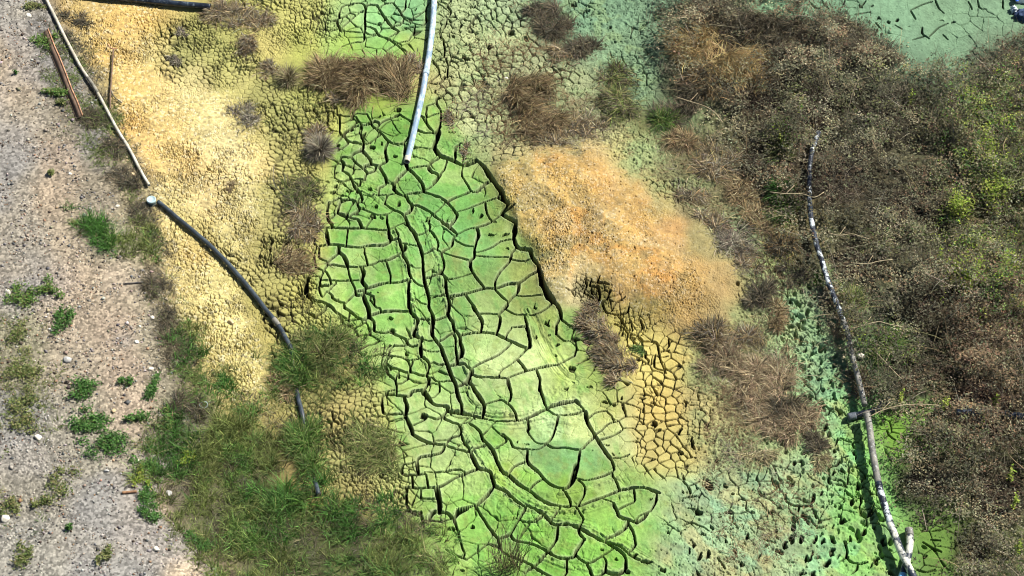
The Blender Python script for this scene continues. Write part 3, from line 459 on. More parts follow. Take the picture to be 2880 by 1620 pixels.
vcrack(m_teal * sstep(-0.15, 0.2, fbm(X, Y, 0.6, 421, 2)), 3.1, 27, 0.013, 0.06, warp=0.24, jitter=0.98)
vcrack(m_teal * sstep(0.0, 0.3, fbm(X, Y, 0.9, 425, 2)), 8.0, 35, 0.011, 0.03, warp=0.10, jitter=0.9)
vcrack(m_tr * sstep(-0.25, 0.15, fbm(X, Y, 0.8, 427, 2)), 2.9, 28, 0.012, 0.035, warp=0.14, jitter=0.9)
vcrack(m_tt * sstep(0, 0.25, fbm(X, Y, 0.9, 431, 2)), 4.0, 29, 0.016, 0.05)
vcrack(m_pud, 3.0, 30, 0.018, 0.06)
vcrack(m_r2 * sstep(0.15, 0.4, fbm(X, Y, 0.6, 441, 2)), 6.5, 33, 0.018, 0.05)

def world_line(p):
    x, y, z = at(p[:, 0], p[:, 1])
    return np.stack([x, y], 1)

def seg_dist(pw, reach):
    """distance to a line, on the part of the grid near it: yields (rows, cols, distance, travelled length)"""
    x0, x1 = pw[:, 0].min() - reach, pw[:, 0].max() + reach
    y0, y1 = pw[:, 1].min() - reach, pw[:, 1].max() + reach
    i0, i1 = np.searchsorted(ax_, [x0, x1]); j0, j1 = np.searchsorted(ay_, [y0, y1])
    if i1 - i0 < 2 or j1 - j0 < 2: return None
    sl = (slice(j0, j1), slice(i0, i1))
    xx, yy = X[sl], Y[sl]
    xx = xx + 0.008 * n2[sl] + 0.03 * wx[sl]; yy = yy + 0.012 * n1[sl] + 0.03 * wy[sl]
    best = np.full(xx.shape, 9, f32); tt = np.zeros(xx.shape, f32); L = 0.0
    for a, b in zip(pw[:-1], pw[1:]):
        d = b - a; l2 = float(d @ d)
        if l2 < 1e-9: continue
        t = np.clip(((xx - a[0]) * d[0] + (yy - a[1]) * d[1]) / l2, 0, 1)
        dd = np.hypot(xx - a[0] - t * d[0], yy - a[1] - t * d[1]).astype(f32)
        nr = dd < best
        best = np.where(nr, dd, best); tt = np.where(nr, L + t * math.sqrt(l2), tt)
        L += math.sqrt(l2)
    return sl, best, tt, L

# ridges and grooves of the wheel ruts
RUT = np.zeros(X.shape, f32)
for cm, w, p in RIDGES:
    r = seg_dist(world_line(catmull(p)), w * MPP * 2.8)
    sl, d, t, L = r
    g = np.exp(-(d / (w * MPP * 0.6)) ** 2)
    lump = 0.25 + 1.6 * np.abs(fbm(X[sl], Y[sl], 9.0, 501, 3)) + 0.25 * fbm(X[sl], Y[sl], 15.0, 511, 2) + 0.5 * n1[sl]
    H[sl] += 0.01 * cm * g * np.clip(lump, 0, 1.6) * 1.8
    st_n = fbm(t * 1.6 + 3 * cm, d * 26.0, 1.0, 521 + int(w), 3) + 0.5 * fbm(t * 4.0, d * 40.0, 1.0, 531 + int(w), 2)
    H[sl] += (0.030 * np.exp(-(d / (w * MPP * 1.3)) ** 2) * st_n).astype(f32)
    RUT[sl] = np.maximum(RUT[sl], g * np.clip(lump, 0, 1) * min(1, cm / 2.5))
for cm, w, p in GROOVES:
    r = seg_dist(world_line(catmull(p)), w * MPP * 1.8)
    sl, d, t, L = r
    g = np.exp(-(d / (w * MPP * 0.7)) ** 2)
    H[sl] -= 0.01 * cm * g

H += 0.10 * m_mound * (0.75 + 0.5 * n1)
# traced cracks
CUT = np.zeros(X.shape, f32); RIM = np.zeros(X.shape, f32)
ir = np.random.default_rng(77)
for w, p in CRACKS:
    wm = max(w * MPP * 1.22, 0.030)
    pw = world_line(p)
    r = seg_dist(pw, wm + 0.12)
    if r is None: continue
    sl, d, t, L = r
    ww = wm * (0.92 + 0.50 * n1[sl] + 0.12 * n2[sl])
    ww = np.clip(ww, 0.5 * wm, 1.45 * wm) * np.clip(0.62 + 5 * np.minimum(t, L - t), 0.62, 1)
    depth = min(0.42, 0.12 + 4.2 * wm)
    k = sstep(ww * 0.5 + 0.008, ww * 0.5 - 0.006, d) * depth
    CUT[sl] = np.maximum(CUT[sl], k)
    RIM[sl] = np.maximum(RIM[sl], np.exp(-((d - ww * 0.5) / 0.036) ** 2) * min(1.0, wm / 0.06))
    # the plates dry and curl up a little along a crack
    H[sl] += 0.006 * np.exp(-((d - ww * 0.5) / 0.035) ** 2) * (d > ww * 0.4)
for x, y, rx, ry in PITS:
    x0, y0, z0 = at(x, y)
    ra, rb = rx * MPP * 0.88, ry * MPP / math.sin(PITCH) * 0.82
    rr = max(ra, rb) * 1.8
    i0, i1 = np.searchsorted(ax_, [x0 - rr, x0 + rr]); j0, j1 = np.searchsorted(ay_, [y0 - rr, y0 + rr])
    if i1 - i0 < 2 or j1 - j0 < 2: continue
    sl = (slice(j0, j1), slice(i0, i1))
    sh = ir.uniform(-0.35, 0.35)
    u = X[sl] - x0 + 0.045 * n2[sl] + 0.06 * n1[sl]; v = Y[sl] - y0 + 0.045 * bill[sl] + 0.05 * n2[sl] - 0.05 * n1[sl]
    d = np.hypot((u + sh * v) / ra, v / rb)
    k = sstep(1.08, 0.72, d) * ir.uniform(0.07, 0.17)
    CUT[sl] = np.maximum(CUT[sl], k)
    H[sl] += 0.016 * np.exp(-((d - 1.25) / 0.25) ** 2) * (0.6 + n1[sl])
H -= CUT

# small nicks along the trampled band
for _ in range(260):
    q_ = ir.random(); cx_ = 2180 + 330 * q_ + ir.normal(0, 60) - 260 * (ir.random() ** 2) * (q_ > .4); cy_ = 760 + 860 * q_ + ir.normal(0, 40)
    x0, y0, z0 = [float(v_) for v_ in at(cx_, cy_)]
    ra = ir.uniform(.02, .055); rb = ra * ir.uniform(.8, 2.2); rr = rb * 2
    i0, i1 = np.searchsorted(ax_, [x0 - rr, x0 + rr]); j0, j1 = np.searchsorted(ay_, [y0 - rr, y0 + rr])
    if i1 - i0 < 2 or j1 - j0 < 2: continue
    sl = (slice(j0, j1), slice(i0, i1)); sh = ir.uniform(-.6, .6)
    u = X[sl] - x0 + 0.02 * n2[sl]; v = Y[sl] - y0 + 0.02 * n1[sl]
    H[sl] -= (sstep(1.1, .6, np.hypot((u + sh * v) / ra, v / rb)) * ir.uniform(.05, .13)).astype(f32)

H += (m_green + m_top).clip(0, 1) * (0.006 * fbm(X, Y, 22.0, 171, 3) + 0.010 * fbm(X, Y, 7.0, 173, 3) * sstep(-.1, .3, fbm(X, Y, 1.6, 175, 2)))
edge = sstep(0.0, 0.9, np.minimum(np.minimum(X - XA, XB - X), np.minimum(Y - YA, YB - Y)))
Z = (E + H) * edge

def ground_z(x, y):
    i = np.clip(np.round((np.asarray(x) - XA) / (XB - XA) * (NX - 1)).astype(int), 0, NX - 1)
    j = np.clip(np.round((np.asarray(y) - YA) / (YB - YA) * (NY - 1)).astype(int), 0, NY - 1)
    return np.maximum(Z[j, i], E[j, i] - 0.03)

# reflectance of the ground
ca = sample(CMAP, PX, PY)
def toward(m, c, k):
    global ca
    kk_ = (m * k)[..., None]
    ca = ca * (1 - kk_) + kk_ * lin(c) / EXPO
lum = (ca @ np.array([0.25, 0.65, 0.10]))[..., None]
ca = lum + 0.90 * (ca - lum)
ca = ca * np.array([1.05, 1.0, 1.0])
toward(m_crust * (1 - m_olive), (250, 236, 176), 0.20)
toward(m_teal, (180, 212, 164), 0.50)
toward(m_teal * sstep(0.05, 0.35, fbm(X * 1.4 + Y, Y * 0.8, 1.6, 831, 3)), (196, 188, 132), 0.65)
toward(m_teal * sstep(0.0, 0.3, fbm(X, Y, 3.4, 835, 4)), (146, 164, 126), 0.5)
toward(sample(M_greenstrip, PXw, PYw), (140, 208, 88), 0.55)
toward(m_teal * sstep(0.1, 0.35, fbm(X, Y, 2.6, 833, 3)), (136, 204, 164), 0.28)
toward(m_tr, (150, 190, 152), 0.50)
toward(m_tt, (158, 192, 150), 0.50)
ca = ca * (1 - 0.05 * m_road[..., None] * np.array([1.0, 0.0, 0.3]))
toward(m_road * (1 - sample(M_litter, PXw, PYw)), (172, 164, 144), 0.50)
toward(sample(M_striplow, PXw, PYw), (232, 224, 130), 0.45)
toward(m_olive, (206, 204, 130), 0.40)
ca = ca * (1 - m_crust[..., None] * np.array([0.09, 0.07, 0.14]))
lum_ = (ca @ np.array([0.25, 0.65, 0.10]))[..., None]
ca = ca + (lum_ - ca) * 0.03 * m_green[..., None]
toward(m_green * sstep(0.15, 0.5, fbm(X, Y, 2.6, 841, 4)), (132, 152, 84), 0.28)
toward(m_r2, (188, 200, 138), 0.25)
toward(m_r1, (198, 208, 158), 0.55)
toward(sample(M_litter, PXw, PYw), (104, 96, 82), 0.60)
toward(m_green, (150, 202, 98), 0.16)
ca = ca * (1 - m_green[..., None] * np.array([0.02, 0.0, 0.12]))
pl = voronoi(X + 0.1 * wx, Y + 0.1 * wy, 1.35, 811)[2]
ca = ca * (1 + (m_green * 0.22 * (pl - 0.5))[..., None])
stk = fbm(X * 2.2 + 0.6 * Y, Y * 0.7, 3.0, 821, 4)
toward(m_green * sstep(0.1, 0.45, stk), (122, 178, 92), 0.45)
toward(m_green * sstep(0.05, 0.4, fbm(X, Y, 1.7, 825, 4)), (196, 214, 140), 0.40)
toward(m_green * sstep(0.2, 0.5, fbm(X, Y, 6.0, 827, 4)), (150, 160, 84), 0.35)
ca = ca * (1 + (m_brush * (1.3 * fbm(X, Y, 9.0, 851, 4) + 0.6 * n2))[..., None].clip(-.6, .9))
nf = fbm(X, Y, 2.2, 701, 4)[..., None]; ng = fbm(X, Y, 14.0, 731, 3)[..., None]
ca = ca * (1 + 0.22 * nf + 0.14 * ng)
# heap: its own ochre, sharply bounded by the scarp
och = np.array([lin((222, 190, 114)), lin((224, 172, 92)), lin((230, 214, 160)), lin((138, 144, 104))]) / EXPO
kk = fbm(X, Y, 1.4, 741, 3)[..., None]; k2 = fbm(X, Y, 3.0, 745, 3)[..., None]
hc = och[0] * (1 - sstep(0, .3, kk)) + och[1] * sstep(0, .3, kk)
hc = hc * (1 - 0.7 * sstep(.08, .4, k2)) + och[2] * 0.7 * sstep(.08, .4, k2)
hc = hc * (1 - 0.75 * sstep(-.04, -.34, k2)) + och[3] * 0.75 * sstep(-.04, -.34, k2)
hc = hc * np.array([0.90, 0.93, 0.92])
mm = (m_mound * 0.6)[..., None]
ca = ca * (1 - mm) + hc * mm
# crumbs: some chips ochre, some chalky, some grey
cb = CRUMBID[..., None]; mc = m_crumb[..., None]
ca = ca * (1 + mc * 0.40 * (cb - 0.5))
ca = ca * (1 - mc * 0.32 * (cb > 0.88)) + mc * 0.32 * (cb > 0.88) * lin((255, 250, 228)) / EXPO
ca = ca * (1 - mc * 0.3 * ((cb > 0.7) & (cb < 0.8))) + mc * 0.3 * ((cb > 0.7) & (cb < 0.8)) * lin((238, 208, 122)) / EXPO
ca = ca * (1 - mc * 0.30 * (cb < 0.12)) + mc * 0.30 * (cb < 0.12) * lin((125, 115, 85)) / EXPO
# road: tan dust with drifts of grey chippings
gr = (m_road * sstep(-.15, .3, fbm(X, Y, 0.55, 761, 3)))[..., None]
rid = ROADID[..., None]
ca = ca * (1 - 0.5 * gr) + 0.5 * gr * (lin((150, 150, 152)) / EXPO)
ca = ca * (1 + m_road[..., None] * 1.1 * (rid - 0.45))
# salts dried pale on the rut ridges, greener film on the plates
rm = (RIM * (m_green + m_top).clip(0, 1) * (0.42 + 0.6 * n1))[..., None]
ca = ca * (1 - rm) + rm * (lin((206, 222, 168)) / EXPO)
rt = (RUT * 0.24)[..., None]
ca = ca * (1 - rt) + rt * (lin((195, 205, 150)) / EXPO)
sp = (m_green * sstep(0.1, 0.5, fbm(X, Y, 4.0, 771, 4)) * 0.35)[..., None]
ca = ca * (1 - sp) + sp * ca * np.array([0.86, 1.02, 0.72])
sp = ((m_teal + m_tt + m_r1 + m_r2).clip(0, 1) * sstep(0.05, 0.35, fbm(X, Y, 3.2, 781, 4)) * 0.5)[..., None]
ca = ca * (1 - sp) + sp * (lin((150, 175, 120)) / EXPO)
# crack and pit shade painted into the colour: dark olive grey by cut depth
cut_shade = (0.88 * sstep(0.02, 0.06, np.maximum(CUT, NET)))[..., None]
ca = ca * (1 - cut_shade) + cut_shade * (lin((66, 64, 40)) / EXPO)
ca = np.clip(ca, 0.006, 0.82).astype(f32)
# ------------------------------------------------------------------ materials
def nodes_of(name, rough=0.85, spec=0.25):
    m = bpy.data.materials.new(name); m.use_nodes = True
    n, l = m.node_tree.nodes, m.node_tree.links
    b = n["Principled BSDF"]
    b.inputs["Roughness"].default_value = rough
    b.inputs["Specular IOR Level"].default_value = spec
    return m, n, l, b

def math_node(n, l, op, a, b=None):
    q = n.new("ShaderNodeMath"); q.operation = op
    for i, v in enumerate((a, b)):
        if v is None: continue
        if isinstance(v, (int, float)): q.inputs[i].default_value = v
        else: l.new(v, q.inputs[i])
    return q.outputs[0]

def noise_node(n, l, scale, detail=4, rough=0.6, vec=None):
    q = n.new("ShaderNodeTexNoise"); q.inputs["Scale"].default_value = scale
    q.inputs["Detail"].default_value = detail; q.inputs["Roughness"].default_value = rough
    if vec is None:
        vec = n.new("ShaderNodeTexCoord").outputs["Object"]
    l.new(vec, q.inputs["Vector"])
    return q.outputs[0]

def mixc(n, l, f, a, b, mode='MIX'):
    q = n.new("ShaderNodeMix"); q.data_type = 'RGBA'; q.blend_type = mode
    for s, v in ((0, f), (6, a), (7, b)):
        if isinstance(v, (int, float)): q.inputs[s].default_value = v
        elif isinstance(v, (tuple, list, np.ndarray)): q.inputs[s].default_value = tuple(v)[:3] + (1,)
        else: l.new(v, q.inputs[s])
    return q.outputs[2]

def ground_material():
    m, n, l, b = nodes_of("ground_mud", 0.88, 0.2)
    at_ = n.new("ShaderNodeVertexColor"); at_.layer_name = "col"
    fine = noise_node(n, l, 45, 5, 0.7)
    v = math_node(n, l, 'MULTIPLY_ADD', fine, 0.7); v.node.inputs[2].default_value = 0.65
    mid = noise_node(n, l, 9, 7, 0.72)
    v2 = math_node(n, l, 'MULTIPLY_ADD', mid, 0.9); v2.node.inputs[2].default_value = 0.55
    v = math_node(n, l, 'MULTIPLY', v, v2)
    c = mixc(n, l, 1.0, at_.outputs[0], v, 'MULTIPLY')
    l.new(c, b.inputs["Base Color"])
    bump = n.new("ShaderNodeBump"); bump.inputs["Strength"].default_value = 0.6; bump.inputs["Distance"].default_value = 0.012
    hgt = noise_node(n, l, 60, 5, 0.7)
    l.new(hgt, bump.inputs["Height"]); l.new(bump.outputs[0], b.inputs["Normal"])
    return m

def leafy_material(name, rough=0.7, trans=0.25):
    m, n, l, b = nodes_of(name, rough, 0.2)
    at_ = n.new("ShaderNodeVertexColor"); at_.layer_name = "col"
    l.new(at_.outputs[0], b.inputs["Base Color"])
    if trans:
        tr = n.new("ShaderNodeBsdfTranslucent"); l.new(at_.outputs[0], tr.inputs[0])
        mx = n.new("ShaderNodeMixShader"); mx.inputs[0].default_value = trans
        l.new(b.outputs[0], mx.inputs[1]); l.new(tr.outputs[0], mx.inputs[2])
        l.new(mx.outputs[0], n["Material Output"].inputs[0])
    return m

def mottled(name, c1, c2, scale=6, lo=0.42, hi=0.58, rough=0.5, c3=None, stretch=None, bump=0.15, spec=0.4):
    m, n, l, b = nodes_of(name, rough, spec)
    vec = n.new("ShaderNodeTexCoord").outputs["Object"]
    if stretch:
        mp = n.new("ShaderNodeMapping"); mp.inputs["Scale"].default_value = stretch
        l.new(vec, mp.inputs[0]); vec = mp.outputs[0]
    f = noise_node(n, l, scale, 6, 0.65, vec)
    r = n.new("ShaderNodeMapRange"); r.inputs[1].default_value = lo; r.inputs[2].default_value = hi
    l.new(f, r.inputs[0])
    c = mixc(n, l, r.outputs[0], c1, c2)
    if c3 is not None:
        f3 = noise_node(n, l, scale * 3.1, 4, 0.7, vec)
        r3 = n.new("ShaderNodeMapRange"); r3.inputs[1].default_value = 0.58; r3.inputs[2].default_value = 0.7
        l.new(f3, r3.inputs[0]); c = mixc(n, l, r3.outputs[0], c, c3)
    l.new(c, b.inputs["Base Color"])
    if bump:
        bp = n.new("ShaderNodeBump"); bp.inputs["Strength"].default_value = bump; bp.inputs["Distance"].default_value = 0.02
        l.new(f, bp.inputs["Height"]); l.new(bp.outputs[0], b.inputs["Normal"])
    return m

def S(*c): return tuple(lin(c))

# ------------------------------------------------------------------ mesh helpers
def build(name, verts, faces, mat, cols=None, parent=None, smooth=False, loc=None):
    """one mesh object; faces an (n,k) int array or a list of such arrays; cols per vertex"""
    me = bpy.data.meshes.new(name)
    verts = np.asarray(verts, f32)
    fl = faces if isinstance(faces, list) else [faces]
    fl = [np.asarray(f, np.int32) for f in fl if len(f)]
    me.vertices.add(len(verts)); me.vertices.foreach_set("co", verts.ravel())
    nl = sum(f.size for f in fl); npoly = sum(len(f) for f in fl)
    me.loops.add(nl); me.loops.foreach_set("vertex_index", np.concatenate([f.ravel() for f in fl]))
    me.polygons.add(npoly)
    sizes = np.concatenate([np.full(len(f), f.shape[1], np.int32) for f in fl])
    me.polygons.foreach_set("loop_start", (np.cumsum(sizes) - sizes).astype(np.int32))
    try: me.polygons.foreach_set("loop_total", sizes)
    except Exception: pass
    if smooth: me.polygons.foreach_set("use_smooth", np.ones(npoly, bool))
    if cols is not None:
        a = me.color_attributes.new("col", 'FLOAT_COLOR', 'POINT')
        cc = np.ones((len(verts), 4), f32); cc[:, :3] = cols
        a.data.foreach_set("color", cc.ravel())
    me.update(calc_edges=True)
    me.materials.append(mat)
    o = bpy.data.objects.new(name, me)
    if parent is not None: o.parent = parent
    if loc is not None: o.location = loc
    COL.objects.link(o)
    return o

def tag(o, label, cat=None, group=None, kind=None):
    o['label'] = label
    if cat: o['category'] = cat
    if group: o['group'] = group
    if kind: o['kind'] = kind
    return o

def empty(name, loc):
    o = bpy.data.objects.new(name, None); o.location = loc; o.empty_display_size = 0.1
    COL.objects.link(o)
    return o

# ------------------------------------------------------------------ ground sheets
GMAT = ground_material()
qi = (np.arange(NY - 1)[:, None] * NX + np.arange(NX - 1)[None, :])
zone = np.zeros((NY - 1, NX - 1), np.int8)                     # 0 flats, 1 track, 2 mud bed, 3 heap
zone[m_road[:-1, :-1] > 0.5] = 1
zone[(m_green + m_top)[:-1, :-1] > 0.5] = 2
zone[m_mound[:-1, :-1] > 0.5] = 3
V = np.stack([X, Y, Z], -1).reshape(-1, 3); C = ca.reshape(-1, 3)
for zi, nm, lb in ((0, 'ground', 'crusted yellow and teal tailings flat with fine cracks and footprints'),
                   (1, 'road', 'dusty tan and grey gravel track along the edge of the tailings'),
                   (2, 'mud_bed', 'bright green dried mud split into large plates with wheel ruts'),
                   (3, 'mound', 'low orange ochre heap of crumbled tailings with a sharp bank')):
    q = qi[zone == zi]
    f = np.stack([q, q + 1, q + 1 + NX, q + NX], -1)
    used = np.unique(f); remap = np.full(NX * NY, -1, np.int32); remap[used] = np.arange(len(used))
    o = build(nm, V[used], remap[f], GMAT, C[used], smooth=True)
    tag(o, lb, kind='structure')
# land around, to the horizon
def outer():
    R = 400.0
    v = []; f = []; c = []
    xs = np.concatenate([np.linspace(-R, XA, 30), np.linspace(XA, XB, 50)[1:], np.linspace(XB, R, 30)[1:]])
    ys = np.concatenate([np.linspace(-R, YA, 30), np.linspace(YA, YB, 40)[1:], np.linspace(YB, R, 30)[1:]])
    gx_, gy_ = np.meshgrid(xs, ys)
    far = np.maximum(np.maximum(XA - gx_, gx_ - XB), np.maximum(YA - gy_, gy_ - YB))
    z = np.where(far > 0.5, 0.05 * fbm(gx_, gy_, 0.3, 801, 3) * sstep(0.5, 4, far), 0)
    v = np.stack([gx_, gy_, z], -1).reshape(-1, 3)
    pxs, pys = project(gx_, np.clip(gy_, -20, 60), 0)
    col = sample(CMAP, np.clip(pxs, -300, 3150), np.clip(pys, -300, 1900)).reshape(-1, 3)
    n_ = len(xs)
    for j in range(len(ys) - 1):
        for i in range(n_ - 1):
            if xs[i] > XA - 1e-3 and xs[i + 1] < XB + 1e-3 and ys[j] > YA - 1e-3 and ys[j + 1] < YB + 1e-3: continue
            f.append((j * n_ + i, j * n_ + i + 1, (j + 1) * n_ + i + 1, (j + 1) * n_ + i))
    o = build('terrain', v, np.array(f), GMAT, col, smooth=True)
    tag(o, 'open crusted land beyond the tailings flat', kind='structure')
outer()

# ------------------------------------------------------------------ blades and leaves
def blade_arrays(base, length, az, lean, droop, width, col, rng, levels=5, flat=False):
    n = len(base)
    t = np.linspace(0, 1, levels)
    P = np.zeros((n, levels, 3), f32); P[:, 0] = base
    hd = np.stack([np.cos(az), np.sin(az)], -1)
    side0 = np.stack([-np.sin(az), np.cos(az)], -1)
    curl = rng.normal(0, 0.35, n)
    for k in range(1, levels):
        a = lean + droop * (t[k] + t[k - 1]) * 0.5
        d = hd * np.cos(curl * t[k])[:, None] + side0 * np.sin(curl * t[k])[:, None]
        st_ = (length / (levels - 1))[:, None]
        P[:, k, :2] = P[:, k - 1, :2] + np.sin(a)[:, None] * d * st_
        P[:, k, 2] = P[:, k - 1, 2] + np.cos(a) * st_[:, 0]
    P[:, :, 2] = np.maximum(P[:, :, 2], (base[:, 2] + 0.012)[:, None] * np.ones(levels))
    P[:, 0, 2] = base[:, 2] - 0.02
    tw = rng.uniform(-0.6, 0.6, n)
    side = np.stack([-np.sin(az + tw), np.cos(az + tw), rng.uniform(-0.4, 0.4, n)], -1)
    prof = np.array([0.8, 1.0, 0.85, 0.6, 0.12])[:levels] if levels == 5 else np.linspace(1, 0.12, levels)
    w = width[:, None] * prof[None, :] * 0.5
    L = P - side[:, None, :] * w[:, :, None]; R = P + side[:, None, :] * w[:, :, None]
    v = np.stack([L, R], 2).reshape(-1, 3)
    b = (np.arange(n) * levels * 2)[:, None] + (np.arange(levels - 1) * 2)[None, :]
    b = b.ravel()
    f = np.stack([b, b + 1, b + 3, b + 2], -1)
    shade = np.linspace(0.85, 1.12, levels)
    c = (col[:, None, :] * shade[None, :, None]).repeat(2, axis=1).reshape(n, levels, 2, 3) if False else np.repeat(col[:, None, :] * np.ones((1, levels * 2, 1)), 1, axis=1).reshape(-1, 3)
    return v, f, c

def pick(rng, pal, n, var=0.25):
    pal = np.array(pal)
    c = pal[rng.integers(0, len(pal), n)]
    c = c * (1 + rng.normal(0, var, (n, 1))) * (1 + rng.normal(0, 0.05, (n, 3)))
    return np.clip(c, 0.008, 0.8)

def leaf_arrays(cen, size, col, rng, upright=0.5, aspect=0.55):
    n = len(cen)
    a = rng.uniform(0, 2 * np.pi, n)
    d = np.stack([np.cos(a), np.sin(a), rng.normal(0, upright, n)], -1); d /= np.linalg.norm(d, axis=1, keepdims=True)
    r = rng.normal(0, 1, (n, 3)); r[:, 2] *= upright
    s = np.cross(d, np.array([0, 0, 1.0])) + 0.6 * r * upright; s /= np.linalg.norm(s, axis=1, keepdims=True)
    h = size[:, None] * 0.5
    bend = np.array([0, 0, 1.0]) * size[:, None] * rng.uniform(-0.15, 0.2, (n, 1))
    v = np.stack([cen - d * h, cen + s * h * aspect - d * h * 0.1 + bend, cen + d * h, cen - s * h * aspect - d * h * 0.1 + bend], 1).reshape(-1, 3)
    b = np.arange(n) * 4
    f = np.stack([b, b + 1, b + 2, b + 3], -1)
    return v, f, np.repeat(col, 4, axis=0)

def merge(parts):
    vs_, fs_, cs_ = [], [], []; off = 0
    for v, f, c in parts:
        vs_.append(v); fs_.append(f + off); cs_.append(c); off += len(v)
    return np.concatenate(vs_), np.concatenate(fs_), np.concatenate(cs_)

DRY = leafy_material("dry_straw", 0.75, 0.2)
GRN = leafy_material("green_blade", 0.6, 0.3)
LEAF = leafy_material("leaf", 0.6, 0.25)

K = 1.0 / EXPO
P_BROWN = [lin(c) * K for c in ((170, 152, 114), (144, 128, 96), (210, 192, 148), (116, 100, 74), (182, 158, 110), (154, 130, 98))]
P_GREYB = [lin(c) * K for c in ((154, 146, 126), (130, 122, 106), (192, 182, 158), (112, 106, 92))]
P_DARK = [lin(c) * K for c in ((112, 104, 82), (92, 86, 70), (142, 130, 104), (100, 98, 84))]
P_GOLD = [lin(c) * K for c in ((214, 188, 126), (190, 162, 108), (165, 138, 96), (230, 206, 150))]
P_STRAW = [lin(c) * K for c in ((200, 190, 140), (175, 165, 120), (150, 140, 105), (215, 200, 160))]
P_GREEN = [lin(c) * K for c in ((112, 152, 68), (92, 132, 54), (140, 172, 92), (150, 158, 92), (82, 118, 52))]
P_LUSH = [lin(c) * K for c in ((90, 140, 62), (78, 124, 54), (118, 164, 84), (66, 106, 46))]
P_OLIVE = [lin(c) * K for c in ((138, 152, 84), (116, 134, 70), (164, 168, 106), (162, 156, 108), (102, 120, 60))]
P_LIME = [lin(c) * K for c in ((165, 190, 70), (140, 170, 55), (190, 200, 100))]

trng = np.random.default_rng(4242)
PAL = {'tan': [lin(c) * K for c in ((192, 170, 134), (166, 146, 114), (212, 194, 156), (136, 120, 96))], 'brown': P_BROWN, 'grey': P_GREYB, 'dark': P_DARK, 'gold': P_GOLD, 'straw': P_STRAW, 'green': P_GREEN, 'lush': P_LUSH, 'olive': P_OLIVE,
       'darkgold': P_DARK + P_GOLD[1:3], 'olivebrown': P_OLIVE + P_DARK, 'greybrown': P_GREYB + P_BROWN}

def tuft(px, py, rx, ry, n, pal, style, label, cat, group, name='dead_grass_tuft', ln=1.0, comb=None, wid=0.0115):
    """a clump of grass: root spread rx, ry in photo pixels"""
    x0, y0, z0 = [float(v) for v in at(px, py)]
    ra, rb = rx * MPP, ry * MPP / math.sin(PITCH)
    r = math.sqrt(ra * rb)
    rng = trng
    n = int(n * 1.0)
    if style == 'star':
        q = rng.normal(0, 0.10, (n, 2)); L = rng.uniform(0.6, 1.15, n) * r * 1.25; lean = rng.uniform(0.15, 1.25, n); droop = rng.uniform(0.3, 1.0, n)
        az = rng.uniform(0, 2 * np.pi, n); hub = np.zeros(n, int)
    else:
        k = max(4, int(r * 22))
        hubs = rng.normal(0, 0.50, (k, 2)); hubs = hubs / np.maximum(1, np.linalg.norm(hubs, axis=1, keepdims=True) / 0.95)
        hw = rng.random(k) ** 1.5 + 0.15
        hub = rng.choice(k, n, p=hw / hw.sum())
        q = hubs[hub] + rng.normal(0, 0.16, (n, 2)) * (0.6 + rng.random(k))[hub][:, None]
        az = rng.uniform(0, 2 * np.pi, k)[hub] + rng.normal(0, 1.1, n)
        out = np.arctan2(q[:, 1], q[:, 0])
        if style == 'mound':
            L = rng.uniform(0.4, 1.15, n) * min(r, 0.5) * 1.05; lean = rng.uniform(0.2, 1.2, n); droop = rng.uniform(0.4, 1.6, n)
            sel = rng.random(n) < 0.55; az = np.where(sel, out + rng.normal(0, 0.7, n), az)
        else:
            L = rng.uniform(0.3, 1.0, n) * min(r, 0.45) * 1.05; lean = rng.uniform(0.6, 1.45, n); droop = rng.uniform(0.2, 1.4, n)
        stray = rng.random(n) < 0.12
        L = np.where(stray, L * 1.25, L); lean = np.where(stray, rng.uniform(1.1, 1.5, n), lean)
        q = np.where(stray[:, None], rng.normal(0, 0.45, (n, 2)), q)
    if comb is not None:
        az = comb + rng.normal(0, 0.8, n)
    bx, by = x0 + q[:, 0] * ra, y0 + q[:, 1] * rb
    bz = ground_z(bx, by)
    hump = np.exp(-(q ** 2).sum(1) / 0.35) * r * (0.18 if style == 'mound' else 0.07 if style == 'matted' else 0.04)
    base = np.stack([bx, by, bz + hump * rng.random(n)], -1)
    col = pick(rng, PAL[pal], n, 0.30)
    tone = (0.75 + 0.5 * rng.random(hub.max() + 1))[hub]
    pale = rng.random(n) < 0.10
    col = np.clip(col * tone[:, None] * np.where(pale, 1.6, 1.0)[:, None], 0.01, 0.7)
    v, f, c = blade_arrays(base, L * ln, az, lean, droop, rng.uniform(0.6, 1.4, n) * wid, col, rng)
    mat = GRN if pal in ('green', 'lush') else DRY
    v = v - np.array([x0, y0, z0])
    o = build(name, v, f, mat, c, loc=(x0, y0, z0))
    return tag(o, label, cat, group)
